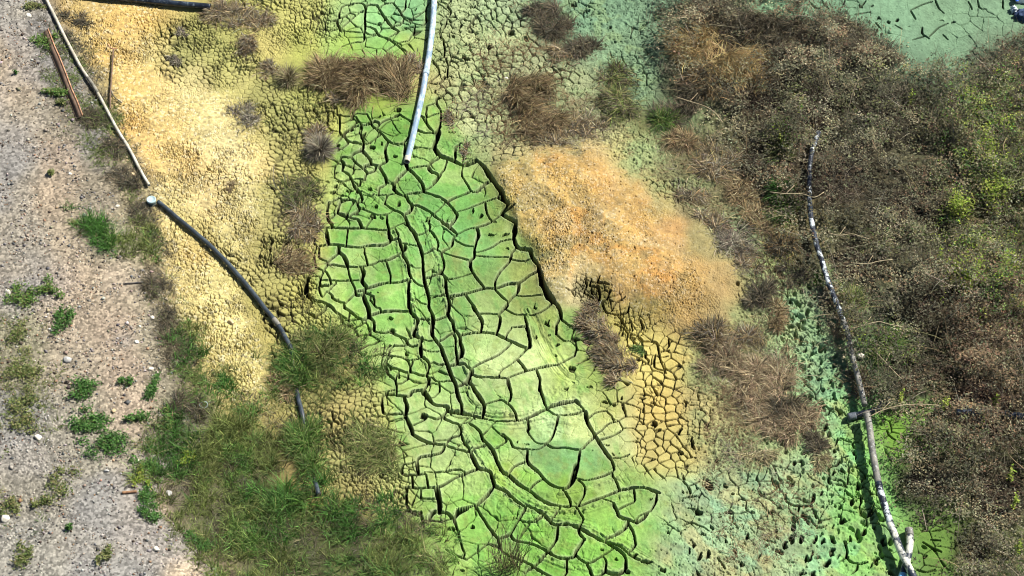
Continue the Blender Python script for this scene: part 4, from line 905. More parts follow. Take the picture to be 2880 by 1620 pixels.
# ------------------------------------------------------------------ pipes and other hard things
def sweep(path, rad, sides=18, cap=True, inner=None, wob=0.0, seed=1):
    """tube along a path (n,3); rad scalar or (n,); inner = wall thickness for an open bore"""
    p = np.asarray(path, float); n = len(p)
    rad = np.broadcast_to(np.asarray(rad, float), (n,))
    tan = np.gradient(p, axis=0); tan /= np.linalg.norm(tan, axis=1, keepdims=True)
    up = np.array([0, 0, 1.0]) if abs(tan[0, 2]) < 0.9 else np.array([0, 1.0, 0])
    s = np.cross(tan, up); s /= np.linalg.norm(s, axis=1, keepdims=True)
    u = np.cross(s, tan)
    a = np.linspace(0, 2 * np.pi, sides, endpoint=False)
    ring = lambda rr: (p[:, None, :] + rr[:, None, None] * (np.cos(a)[None, :, None] * s[:, None, :] + np.sin(a)[None, :, None] * u[:, None, :])).reshape(-1, 3)
    v = ring(rad); f4 = []; k = np.arange(sides); k1 = (k + 1) % sides
    for i in range(n - 1):
        f4.append(np.stack([i * sides + k, i * sides + k1, (i + 1) * sides + k1, (i + 1) * sides + k], -1))
    out = []
    if inner:
        vi = ring(rad - inner); off = len(v); v = np.concatenate([v, vi])
        for i in range(n - 1):
            f4.append(np.stack([off + i * sides + k1, off + i * sides + k, off + (i + 1) * sides + k, off + (i + 1) * sides + k1], -1))
        f4.append(np.stack([k1, k, off + k, off + k1], -1))
        e = (n - 1) * sides
        f4.append(np.stack([e + k, e + k1, off + e + k1, off + e + k], -1))
        out = [np.concatenate(f4)]
    else:
        out = [np.concatenate(f4)]
        if cap:
            out.append(np.array([k[::-1]])); out.append(np.array([(n - 1) * sides + k]))
    return v, out

def lay(pts, rad, lift=0.0, n=8, sag=None):
    """photo-pixel points -> axis of a pipe lying on the land"""
    q = catmull(np.array(pts, float), n)
    x, y, z = at(q[:, 0], q[:, 1])
    if np.ndim(lift): lift = np.interp(np.linspace(0, 1, len(q)), np.linspace(0, 1, len(lift)), lift)
    s_ = np.linspace(-1, 1, len(q)); fit = np.polyfit(s_, z, min(3, len(q) - 1)) if len(q) > 12 else None
    for _ in range(4):      # the axis rides above the land: move it back along the view ray
        zz = z + rad + lift
        x, y = unproject(q[:, 0], q[:, 1], zz)
        z = land(x, y)
        if fit is not None: z = np.polyval(fit, s_)
    return np.stack([x, y, z + rad + lift], -1)

def piece(path, a, b):
    """sub-run of a path between fractions a and b of its length"""
    d = np.concatenate([[0], np.cumsum(np.linalg.norm(np.diff(path, axis=0), axis=1))]); d /= d[-1]
    m = max(6, int((b - a) * len(path)))
    t = np.linspace(a, b, m)
    return np.stack([np.interp(t, d, path[:, i]) for i in range(3)], -1)

def pipe_part(name, parent, path, rad, mat, org, label=None, **kw):
    v, f = sweep(path, rad, **kw)
    o = build(name, v - org, f, mat, parent=parent, smooth=True)
    for p_ in o.data.polygons:
        if len(p_.vertices) > 4: p_.use_smooth = False
    if label: o['label'] = label
    return o

M_PVC = mottled("weathered_pvc", S(190, 206, 214), S(124, 146, 168), 4.0, .44, .56, .55, S(88, 98, 106), (2.2, 0.8, 2.2))
M_WHITE = mottled("white_pipe", S(205, 200, 185), S(168, 160, 142), 3.0, .42, .6, .55, S(110, 102, 88), (3, 1.2, 3))
M_DIRTY = mottled("dirty_coupling", S(90, 88, 80), S(140, 135, 122), 9, .4, .6, .8)
M_BLACK = mottled("black_poly_pipe", S(44, 52, 60), S(66, 76, 84), 4, .4, .62, .42, S(92, 100, 104), (1, 1, 1))
M_BLACK2 = mottled("black_pipe_shiny", S(22, 28, 38), S(44, 54, 68), 5, .42, .6, .3, S(120, 132, 140))
M_MOTTLE = mottled("peeling_pipe", S(42, 50, 64), S(205, 205, 190), 3.6, .47, .55, .5, S(110, 118, 122))
M_MOTTLE2 = mottled("peeling_dark_pipe", S(30, 36, 48), S(190, 198, 200), 7, .52, .58, .45, S(66, 74, 86))
M_MOTTLE3 = mottled("grey_brown_pipe", S(92, 92, 88), S(135, 132, 122), 7, .42, .6, .6, S(190, 196, 196))
M_RUST = mottled("rust", S(116, 94, 78), S(94, 74, 60), 9, .4, .6, .8, S(140, 120, 98))
M_RUSTL = mottled("rust_edge", S(196, 150, 116), S(150, 98, 72), 14, .45, .62, .8)
M_CAP = mottled("pale_cap", S(176, 198, 200), S(138, 164, 170), 12, .4, .65, .55)
M_CAPB = mottled("dark_stub", S(84, 104, 104), S(60, 76, 78), 9, .4, .6, .6)
M_GREYCOL = mottled("grey_collar", S(96, 104, 112), S(66, 72, 82), 8, .4, .6, .6)
M_BLUE = mottled("blue_plastic", S(120, 185, 225), S(150, 205, 235), 6, .4, .6, .35)
M_TWIG = mottled("grey_twig", S(176, 162, 130), S(140, 126, 98), 12, .4, .6, .85)
M_STICK = mottled("dry_wood", S(150, 112, 80), S(112, 84, 62), 12, .4, .6, .8)
M_DSTICK = mottled("dark_stick", S(60, 58, 58), S(88, 84, 80), 14, .4, .6, .7)
M_ROCK = mottled("pale_rock", S(232, 226, 210), S(200, 190, 168), 9, .4, .62, .85, bump=0.5)
M_ROCK2 = mottled("buff_rock", S(205, 182, 142), S(172, 150, 116), 9, .4, .62, .85, bump=0.5)
M_ROCK3 = mottled("grey_rock", S(178, 176, 170), S(140, 138, 134), 9, .4, .62, .85, bump=0.5)
M_SACK = mottled("white_sack", S(215, 222, 228), S(175, 190, 202), 6, .4, .62, .5)
M_SACKB = mottled("blue_print", S(20, 88, 205), S(30, 105, 220), 6, .4, .62, .5)
M_NAVY = mottled("navy_cloth", S(40, 56, 88), S(66, 86, 118), 7, .4, .6, .85, bump=0.4)

# white pipe along the track edge
pa = lay([(124, -14), (131, 0), (156, 50), (180, 100), (205, 148), (231, 195), (262, 240), (276, 264), (290, 290), (330, 365), (367, 425), (395, 480), (419, 521)], 0.033, 0.04, 4)
w = empty('drain_pipe', pa[len(pa) // 2])
tag(w, 'long thin white pipe lying straight along the edge of the gravel track', 'pipe')
org = pa[len(pa) // 2]
pipe_part('pipe_section', w, piece(pa, 0, .46), 0.033, M_WHITE, org, 'upper white section')
pipe_part('coupling', w, piece(pa, .452, .535), 0.037, M_DIRTY, org, 'dark soiled joint')
pipe_part('pipe_section', w, piece(pa, .53, .80), 0.033, M_WHITE, org, 'middle white section')
pipe_part('coupling', w, piece(pa, .79, .812), 0.039, M_WHITE, org)
pipe_part('pipe_section', w, piece(pa, .80, 1), 0.032, M_WHITE, org, 'lower white section with an open end', inner=0.006)

# capped stub
bx, by, bz = [float(v) for v in at(427, 573)]
st_ = empty('pipe_stub', (bx, by, bz))
tag(st_, 'short upright pipe stub with a pale blue grey cap beside the black pipe end', 'pipe stub')
def lathe(prof, sides=32):
    a = np.linspace(0, 2 * np.pi, sides, endpoint=False); k = np.arange(sides); k1 = (k + 1) % sides
    v = np.concatenate([np.stack([r * np.cos(a), r * np.sin(a), np.full(sides, z)], -1) for r, z in prof])
    f = [np.concatenate([np.stack([i * sides + k, i * sides + k1, (i + 1) * sides + k1, (i + 1) * sides + k], -1) for i in range(len(prof) - 1)])]
    return v, f + [np.array([(len(prof) - 1) * sides + k])]
v, f = lathe([(.083, -.06), (.083, .10)]); build('body', v, f, M_CAPB, parent=st_)
v, f = lathe([(.088, .085), (.094, .09), (.095, .13), (.090, .137), (.080, .137), (.076, .131), (.03, .130)]); build('cap', v, f, M_CAP, parent=st_)

# long curved black pipe across the yellow crust
pb = lay([(444, 567), (470, 588), (496, 611), (527, 636), (559, 663), (588, 688), (615, 715), (642, 742), (667, 771), (690, 797), (708, 820), (728, 845), (745, 868), (763, 889), (779, 909), (793, 931), (805, 954), (815, 972), (820, 987), (824, 1021), (830, 1070), (838, 1118), (850, 1165), (862, 1230), (880, 1330), (888, 1362), (896, 1392)], 0.047, [.012] * 19 + [-.03, -.14, .0, .0, -.12, -.14, .0, .012], 4)
d = np.concatenate([[0], np.cumsum(np.linalg.norm(np.diff(pb, axis=0), axis=1))]); d /= d[-1]
org = pb[len(pb) // 2]
w = empty('black_pipe', org); tag(w, 'long curved black plastic pipe crossing the yellow crust into the green grass', 'pipe')
pipe_part('pipe_run', w, piece(pb, 0, .47), 0.046, M_BLACK, org, inner=0.008)
pipe_part('coupling', w, piece(pb, .462, .486), 0.053, M_MOTTLE3, org, 'pale ring joint')
pipe_part('pipe_run', w, piece(pb, .475, 1), 0.046, M_BLACK, org, 'lower run vanishing in the grass')

# thick black pipe at the far edge
pc = lay([(150, -27), (300, -10), (412, 2), (500, 11), (560, 16), (592, 19)], 0.068, 0.02, 6)
org = pc[-1]
w = empty('thick_black_pipe', org); tag(w, 'thick glossy black pipe ending at a dry grass tuft on the far edge', 'pipe')
pipe_part('pipe_run', w, pc, 0.068, M_BLACK2, org, inner=0.012)

# grey white pvc pipe over the mud bed
pd = lay([(1224, -40), (1221, 0), (1219, 40), (1216, 80), (1210, 130), (1204, 170), (1198, 205), (1187, 268), (1172, 335), (1157, 402), (1144, 455)], 0.064, [.04, .04, .04, .03, .02, .0, -.012], 5)
org = pd[-1]
w = empty('grey_pipe', org); tag(w, 'weathered pale grey pipe running down onto the green cracked mud', 'pipe')
pipe_part('pipe_run', w, piece(pd, 0, .985), 0.062, M_PVC, org, inner=0.007)
pipe_part('coupling', w, piece(pd, .50, .52), 0.071, M_PVC, org)
pipe_part('rim', w, piece(pd, .975, 1), 0.065, M_WHITE, org, 'whitish broken end', inner=0.011)

# peeling pipe through the brush on the right
def mot(name, label, pts, segs, rad, lift, n=5, cat='pipe'):
    q = lay(pts, rad, lift, n); o_ = q[len(q) // 2]
    w = empty(name, o_); tag(w, label, cat)
    for a, b, nm, mt, rr, lb in segs:
        pipe_part(nm, w, piece(q, a, b), rr, mt, o_, lb)
    return w
mot('peeling_pipe', 'black pipe with flaking white paint curving between dry brush and teal mud',
    [(2303, 372), (2293, 398), (2283, 426), (2278, 466), (2276, 511), (2277, 562), (2281, 612), (2288, 652), (2298, 693), (2311, 733), (2323, 773), (2339, 818), (2356, 860), (2372, 905), (2386, 944), (2392, 980), (2402, 1020), (2418, 1080), (2432, 1140)],
    [(0, .30, 'pipe_section', M_MOTTLE2, .050, 'thin far section'), (.29, .31, 'coupling', M_BLACK2, .056, None), (.30, .72, 'pipe_section', M_MOTTLE2, .054, 'dark section flecked with white'), (.71, 1, 'pipe_section', M_MOTTLE3, .056, 'dusty section under dead grass')], 0.05, 0.14)
mot('mottled_pipe', 'thick white and navy mottled pipe standing clear of the bright green mud',
    [(2437, 1160), (2441, 1178), (2447, 1214), (2452, 1258), (2458, 1292), (2465, 1332), (2474, 1375), (2484, 1410), (2495, 1445), (2506, 1479), (2521, 1518), (2534, 1551), (2549, 1583), (2568, 1620), (2590, 1665)],
    [(0, .40, 'pipe_section', M_MOTTLE3, .066, 'grey dusty upper section'), (.395, .415, 'coupling', M_BLACK2, .073, None), (.405, .62, 'pipe_section', M_MOTTLE2, .068, 'navy section'), (.62, 1, 'pipe_section', M_MOTTLE, .07, 'white and navy mottled section')], 0.068, 0.16)
mot('cross_pipe', 'dark pipe with a grey collar crossing under the mottled pipe into the brush',
    [(2385, 1173), (2405, 1169), (2430, 1163), (2462, 1152), (2488, 1132), (2502, 1122)],
    [(0, .17, 'collar', M_GREYCOL, .072, None), (.16, 1, 'pipe_run', M_BLACK2, .062, None)], 0.062, 0.0)
mot('edge_pipe', 'dark blue black pipe half buried in brush at the right edge',
    [(2690, 1160), (2740, 1159), (2800, 1162), (2850, 1168), (2900, 1172), (2960, 1176)],
    [(0, .5, 'pipe_run', M_BLACK2, .066, None), (.49, .55, 'coupling', M_BLACK2, .076, None), (.54, 1, 'pipe_run', M_BLACK2, .066, None)], 0.066, 0.22)
sp = mot('short_pipe', 'short white flecked pipe lying under the thick mottled pipe with a blue end',
    [(2556, 1488), (2559, 1518), (2556, 1552), (2549, 1583), (2541, 1612), (2534, 1650)],
    [(0, .12, 'collar', M_MOTTLE3, .078, None), (.10, .80, 'pipe_section', M_MOTTLE, .07, None), (.79, 1, 'blue_coupling', M_BLUE, .08, 'light blue plastic end')], 0.07, 0.01)

# rusty steel angle beside the track
def angle():
    pts = [(137, 92), (156, 142), (168, 168), (187, 216), (204, 262), (219, 295), (234, 335)]
    q = np.array(pts, float); x, y, z = at(q[:, 0], q[:, 1]); top = np.stack([x, y, z + 0.12], -1)
    dv = top[-1] - top[0]; dv /= np.linalg.norm(dv); side = np.array([dv[1], -dv[0], 0.0]); side /= np.linalg.norm(side)
    if side[0] > 0: side = -side
    org = top[3].copy()
    w = empty('steel_channel', org); tag(w, 'rusty brown steel channel half buried beside the gravel track', 'steel beam')
    def slab(name, a, b, th, mat, label=None):      # a, b: offsets (side, up) of the two long edges
        nrm = np.array([-(b[1] - a[1]), b[0] - a[0]]); nrm = nrm / np.linalg.norm(nrm) * th
        c4 = [a, b, (b[0] + nrm[0], b[1] + nrm[1]), (a[0] + nrm[0], a[1] + nrm[1])]
        v = []; n_ = len(top)
        for p_ in top:
            for s_, u_ in c4: v.append(p_ + side * s_ + np.array([0, 0, u_]) - org)
        f = []
        for i in range(n_ - 1):
            for k in range(4): f.append((i * 4 + k, i * 4 + (k + 1) % 4, (i + 1) * 4 + (k + 1) % 4, (i + 1) * 4 + k))
        f += [(3, 2, 1, 0), tuple((n_ - 1) * 4 + k for k in range(4))]
        o = build(name, v, np.array(f), mat, parent=w)
        if label: o['label'] = label
    slab('web', (0.012, -0.02), (0.115, -0.08), 0.012, M_RUST)
    slab('flange', (-0.012, -0.015), (0.012, -0.015), 0.018, M_RUSTL, 'pale rust upper edge')
    slab('lower_flange', (0.12, -0.10), (0.14, -0.10), 0.02, M_RUST)
angle()

# rusty rod and wire on the crust
def rod(name, label, cat, strands):
    first = np.array(lay(strands[0][1], 0.01, 0.05, 2))[0]
    w = empty(name, first); tag(w, label, cat)
    for nm, pts, r_, lift, mt in strands:
        pipe_part(nm, w, lay(pts, r_, lift, 4), r_, mt, first, sides=8)
rod('rusty_rod', 'thin rusty orange rod with a cross bar lying on the yellow crust', 'metal rod',
    [('rod', [(319, 137), (316, 180), (313, 224), (311, 250), (310, 280), (310, 306)], .016, .05, M_RUST),
     ('cross_bar', [(304, 124), (308, 131), (316, 136), (328, 136)], .013, .06, M_RUSTL),
     ('wire_hook', [(311, 248), (316, 265), (326, 277), (336, 284), (343, 290)], .010, .03, M_DSTICK)])
rod('brown_stick', 'short brown broken board lying on grey gravel', 'stick', [('stick', [(343, 1386), (363, 1384), (384, 1382)], .026, .0, M_STICK)])
rod('black_stick', 'thin black stick lying on tan dust beside the track', 'stick', [('stick', [(350, 797), (375, 796), (402, 793)], .014, .01, M_DSTICK)])
rod('bent_stem', 'thin dark bare stem arching over the pale crust by the grass', 'stem', [('stem', [(771, 462), (768, 490), (770, 512), (780, 530), (796, 547), (812, 558)], .007, .06, M_DSTICK)])
TWIGS = [("pale forked dead branch lying across the dark brush near the golden grass", [(1900, 272), (1940, 285), (1985, 300), (2012, 318), (2033, 345)]),
 ("long pale twig reaching left across the peeling pipe", [(2165, 540), (2210, 545), (2258, 546), (2290, 555), (2318, 540)]),
 ("pale crooked twig over dark brush right of the flecked pipe", [(2330, 655), (2360, 662), (2395, 658), (2420, 665), (2445, 672)]),
 ("tan dead twig with side shoots in the middle of the brush", [(2400, 740), (2440, 742), (2470, 735), (2510, 730)]),
 ("long yellow stalk arching over the cross pipe", [(2445, 1172), (2480, 1155), (2525, 1142), (2580, 1137), (2640, 1140)]),
 ("straight yellow green stalk leaning over dark brush by the white rock", [(2465, 993), (2490, 1018), (2515, 1045), (2535, 1065)]),
 ("bleached twig lying on the brush below the peeling pipe", [(2390, 925), (2430, 915), (2470, 905), (2500, 912), (2540, 920)])]
for lb, pts in TWIGS:
    rod('dead_twig', lb, 'twig', [('stem', pts, .009, .45, M_TWIG), ('side_shoot', [pts[1], ((pts[1][0] + pts[2][0]) / 2, pts[1][1] - 24)], .006, .46, M_TWIG)])

# wire ring
rx0, ry0, rz0 = [float(v) for v in at(573, 1143)]
t = np.linspace(0, 2 * np.pi, 25)
v, f = sweep(np.stack([0.075 * np.cos(t), 0.075 * np.sin(t), 0.05 + 0.01 * np.sin(2 * t)], -1), 0.008, 8, cap=False)
tag(build('plastic_ring', v, f, M_CAP, smooth=True, loc=(rx0, ry0, rz0)), 'small pale plastic ring lying in dark dirt by the grass', 'ring')

# rocks
def rock(px, py, r, mat, label, seed, group=None, cat='rock', flat=0.6):
    x, y, z = [float(v) for v in at(px, py)]
    bpy_me = bpy.data.meshes.new('r')
    rng = np.random.default_rng(seed)
    import bmesh
    bm = bmesh.new(); bmesh.ops.create_icosphere(bm, subdivisions=3, radius=1.0)
    v = np.array([q.co for q in bm.verts]); f = np.array([[q.index for q in p_.verts] for p_ in bm.faces]); bm.free()
    for _ in range(11):                       # cut flats into it
        nrm = rng.normal(0, 1, 3); nrm /= np.linalg.norm(nrm); h = rng.uniform(0.55, 0.9)
        dd = v @ nrm - h; v = v - np.where(dd > 0, dd, 0)[:, None] * nrm
    v = v * np.array([rng.uniform(.85, 1.2), rng.uniform(.8, 1.1), flat]) * r * MPP
    o = build('rock', v, f, mat, loc=(x, y, float(ground_z(x, y)) + 0.3 * r * MPP * flat))
    o.rotation_euler = (0, 0, rng.uniform(0, 6))
    return tag(o, label, cat, group)
for i, (px, py, r, mt, lb) in enumerate([
    (82, 43, 10, M_ROCK, 'white angular stone on the track left of the white pipe top'),
    (330, 580, 8, M_ROCK, 'cream stone lying just above the roadside grass band'),
    (270, 665, 9, M_ROCK2, 'buff stone lying in the green roadside grass band'),
    (24, 822, 12, M_ROCK, 'long pale stone at the left edge beside dark weeds'),
    (429, 893, 8, M_ROCK, 'white chip on gravel left of the yellow crust'),
    (385, 963, 8, M_ROCK, 'round white stone on tan dust of the track'),
    (426, 1039, 9, M_ROCK, 'flat white stone above the leafy weeds'),
    (320, 1157, 9, M_ROCK2, 'cream stone on bare dust between two green weeds'),
    (107, 1231, 13, M_ROCK, 'pale broad stone on gravel below an olive weed'),
    (15, 1460, 16, M_ROCK, 'largest white rock at the bottom left edge of the track'),
    (650, 908, 11, M_ROCK2, 'buff boulder alone on the pale yellow crust'),
    (1424, 218, 8, M_ROCK, 'white stone at the head of a brown grass mound'),
    (2423, 1003, 14, M_ROCK, 'white rock beside the dusty pipe in the brush'),
    (2418, 1058, 8, M_ROCK, 'small white stone just below the larger white rock by the pipe'),
    (372, 492, 11, M_ROCK2, 'pale slab beside the lower end of the white pipe'),
    (197, 490, 7, M_ROCK, 'small white stone on the track among dead stems'),
    (441, 1546, 10, M_ROCK, 'pale stone on chippings near the bottom edge'),
    (475, 1388, 10, M_ROCK3, 'bleached stone in the dry grass left of the big green patch'),
    (575, 1168, 9, M_ROCK3, 'pale crumbly stone below the plastic ring'),
    (1522, 405, 6, M_ROCK2, 'small pale stone on the upper edge of the orange heap'),
    (190, 1012, 13, M_ROCK3, 'grey white slab among the weeds on the track'),
    (300, 1325, 9, M_ROCK3, 'grey stone beside the large leafy weed')]):
    rock(px, py, r * 0.92, mt, lb, 900 + i)

# sack and cloth at the far right corner
def blob(name, px, py, rx, ry, hz, mat, seed, parent=None, org=None, fold=0.12, lift=0.0):
    import bmesh
    bm = bmesh.new(); bmesh.ops.create_icosphere(bm, subdivisions=4, radius=1.0)
    v = np.array([q.co for q in bm.verts]); f = np.array([[q.index for q in p_.verts] for p_ in bm.faces]); bm.free()
    nn = fbm(v[:, 0] * 2 + v[:, 2], v[:, 1] * 2 + 3 + 0.7 * v[:, 2], 1.6, seed, 3)
    v = v * (1 + fold * 2 * nn)[:, None]
    x, y, z = [float(q) for q in at(px, py)]
    v = v * np.array([rx * MPP, ry * MPP / math.sin(PITCH), hz]); v[:, 2] = np.maximum(v[:, 2], -0.3 * hz)
    c = np.array([x, y, z + 0.3 * hz + lift])
    return v, f, c
v, f, c = blob('sack', 2880, -14, 42, 30, 0.16, M_SACK, 61)
sk = empty('plastic_sack', c); tag(sk, 'white plastic sack with a blue print at the far right corner', 'sack')
build('bag', v, f, M_SACK, parent=sk, smooth=True)
v, f, c2 = blob('patch', 2859, 0, 8, 9, 0.02, M_SACKB, 62)
px_ = np.array([unproject(2859, -2, c[2] + .06)]).ravel()
build('blue_print', v + np.array([px_[0], px_[1], c[2] + .085]) - c, f, M_SACKB, parent=sk, smooth=True)
v, f, c = blob('cloth', 2884, 48, 32, 20, 0.14, M_NAVY, 63, fold=0.25)
ck = empty('navy_cloth', c); tag(ck, 'crumpled navy blue cloth with a pale edge below the white sack', 'cloth')
build('cloth', v, f, M_NAVY, parent=ck, smooth=True)
v, f, c2 = blob('edge', 2852, 32, 12, 9, 0.10, M_SACK, 64, fold=0.3)
build('pale_lining', v + c2 - c, f, M_SACK, parent=ck, smooth=True)
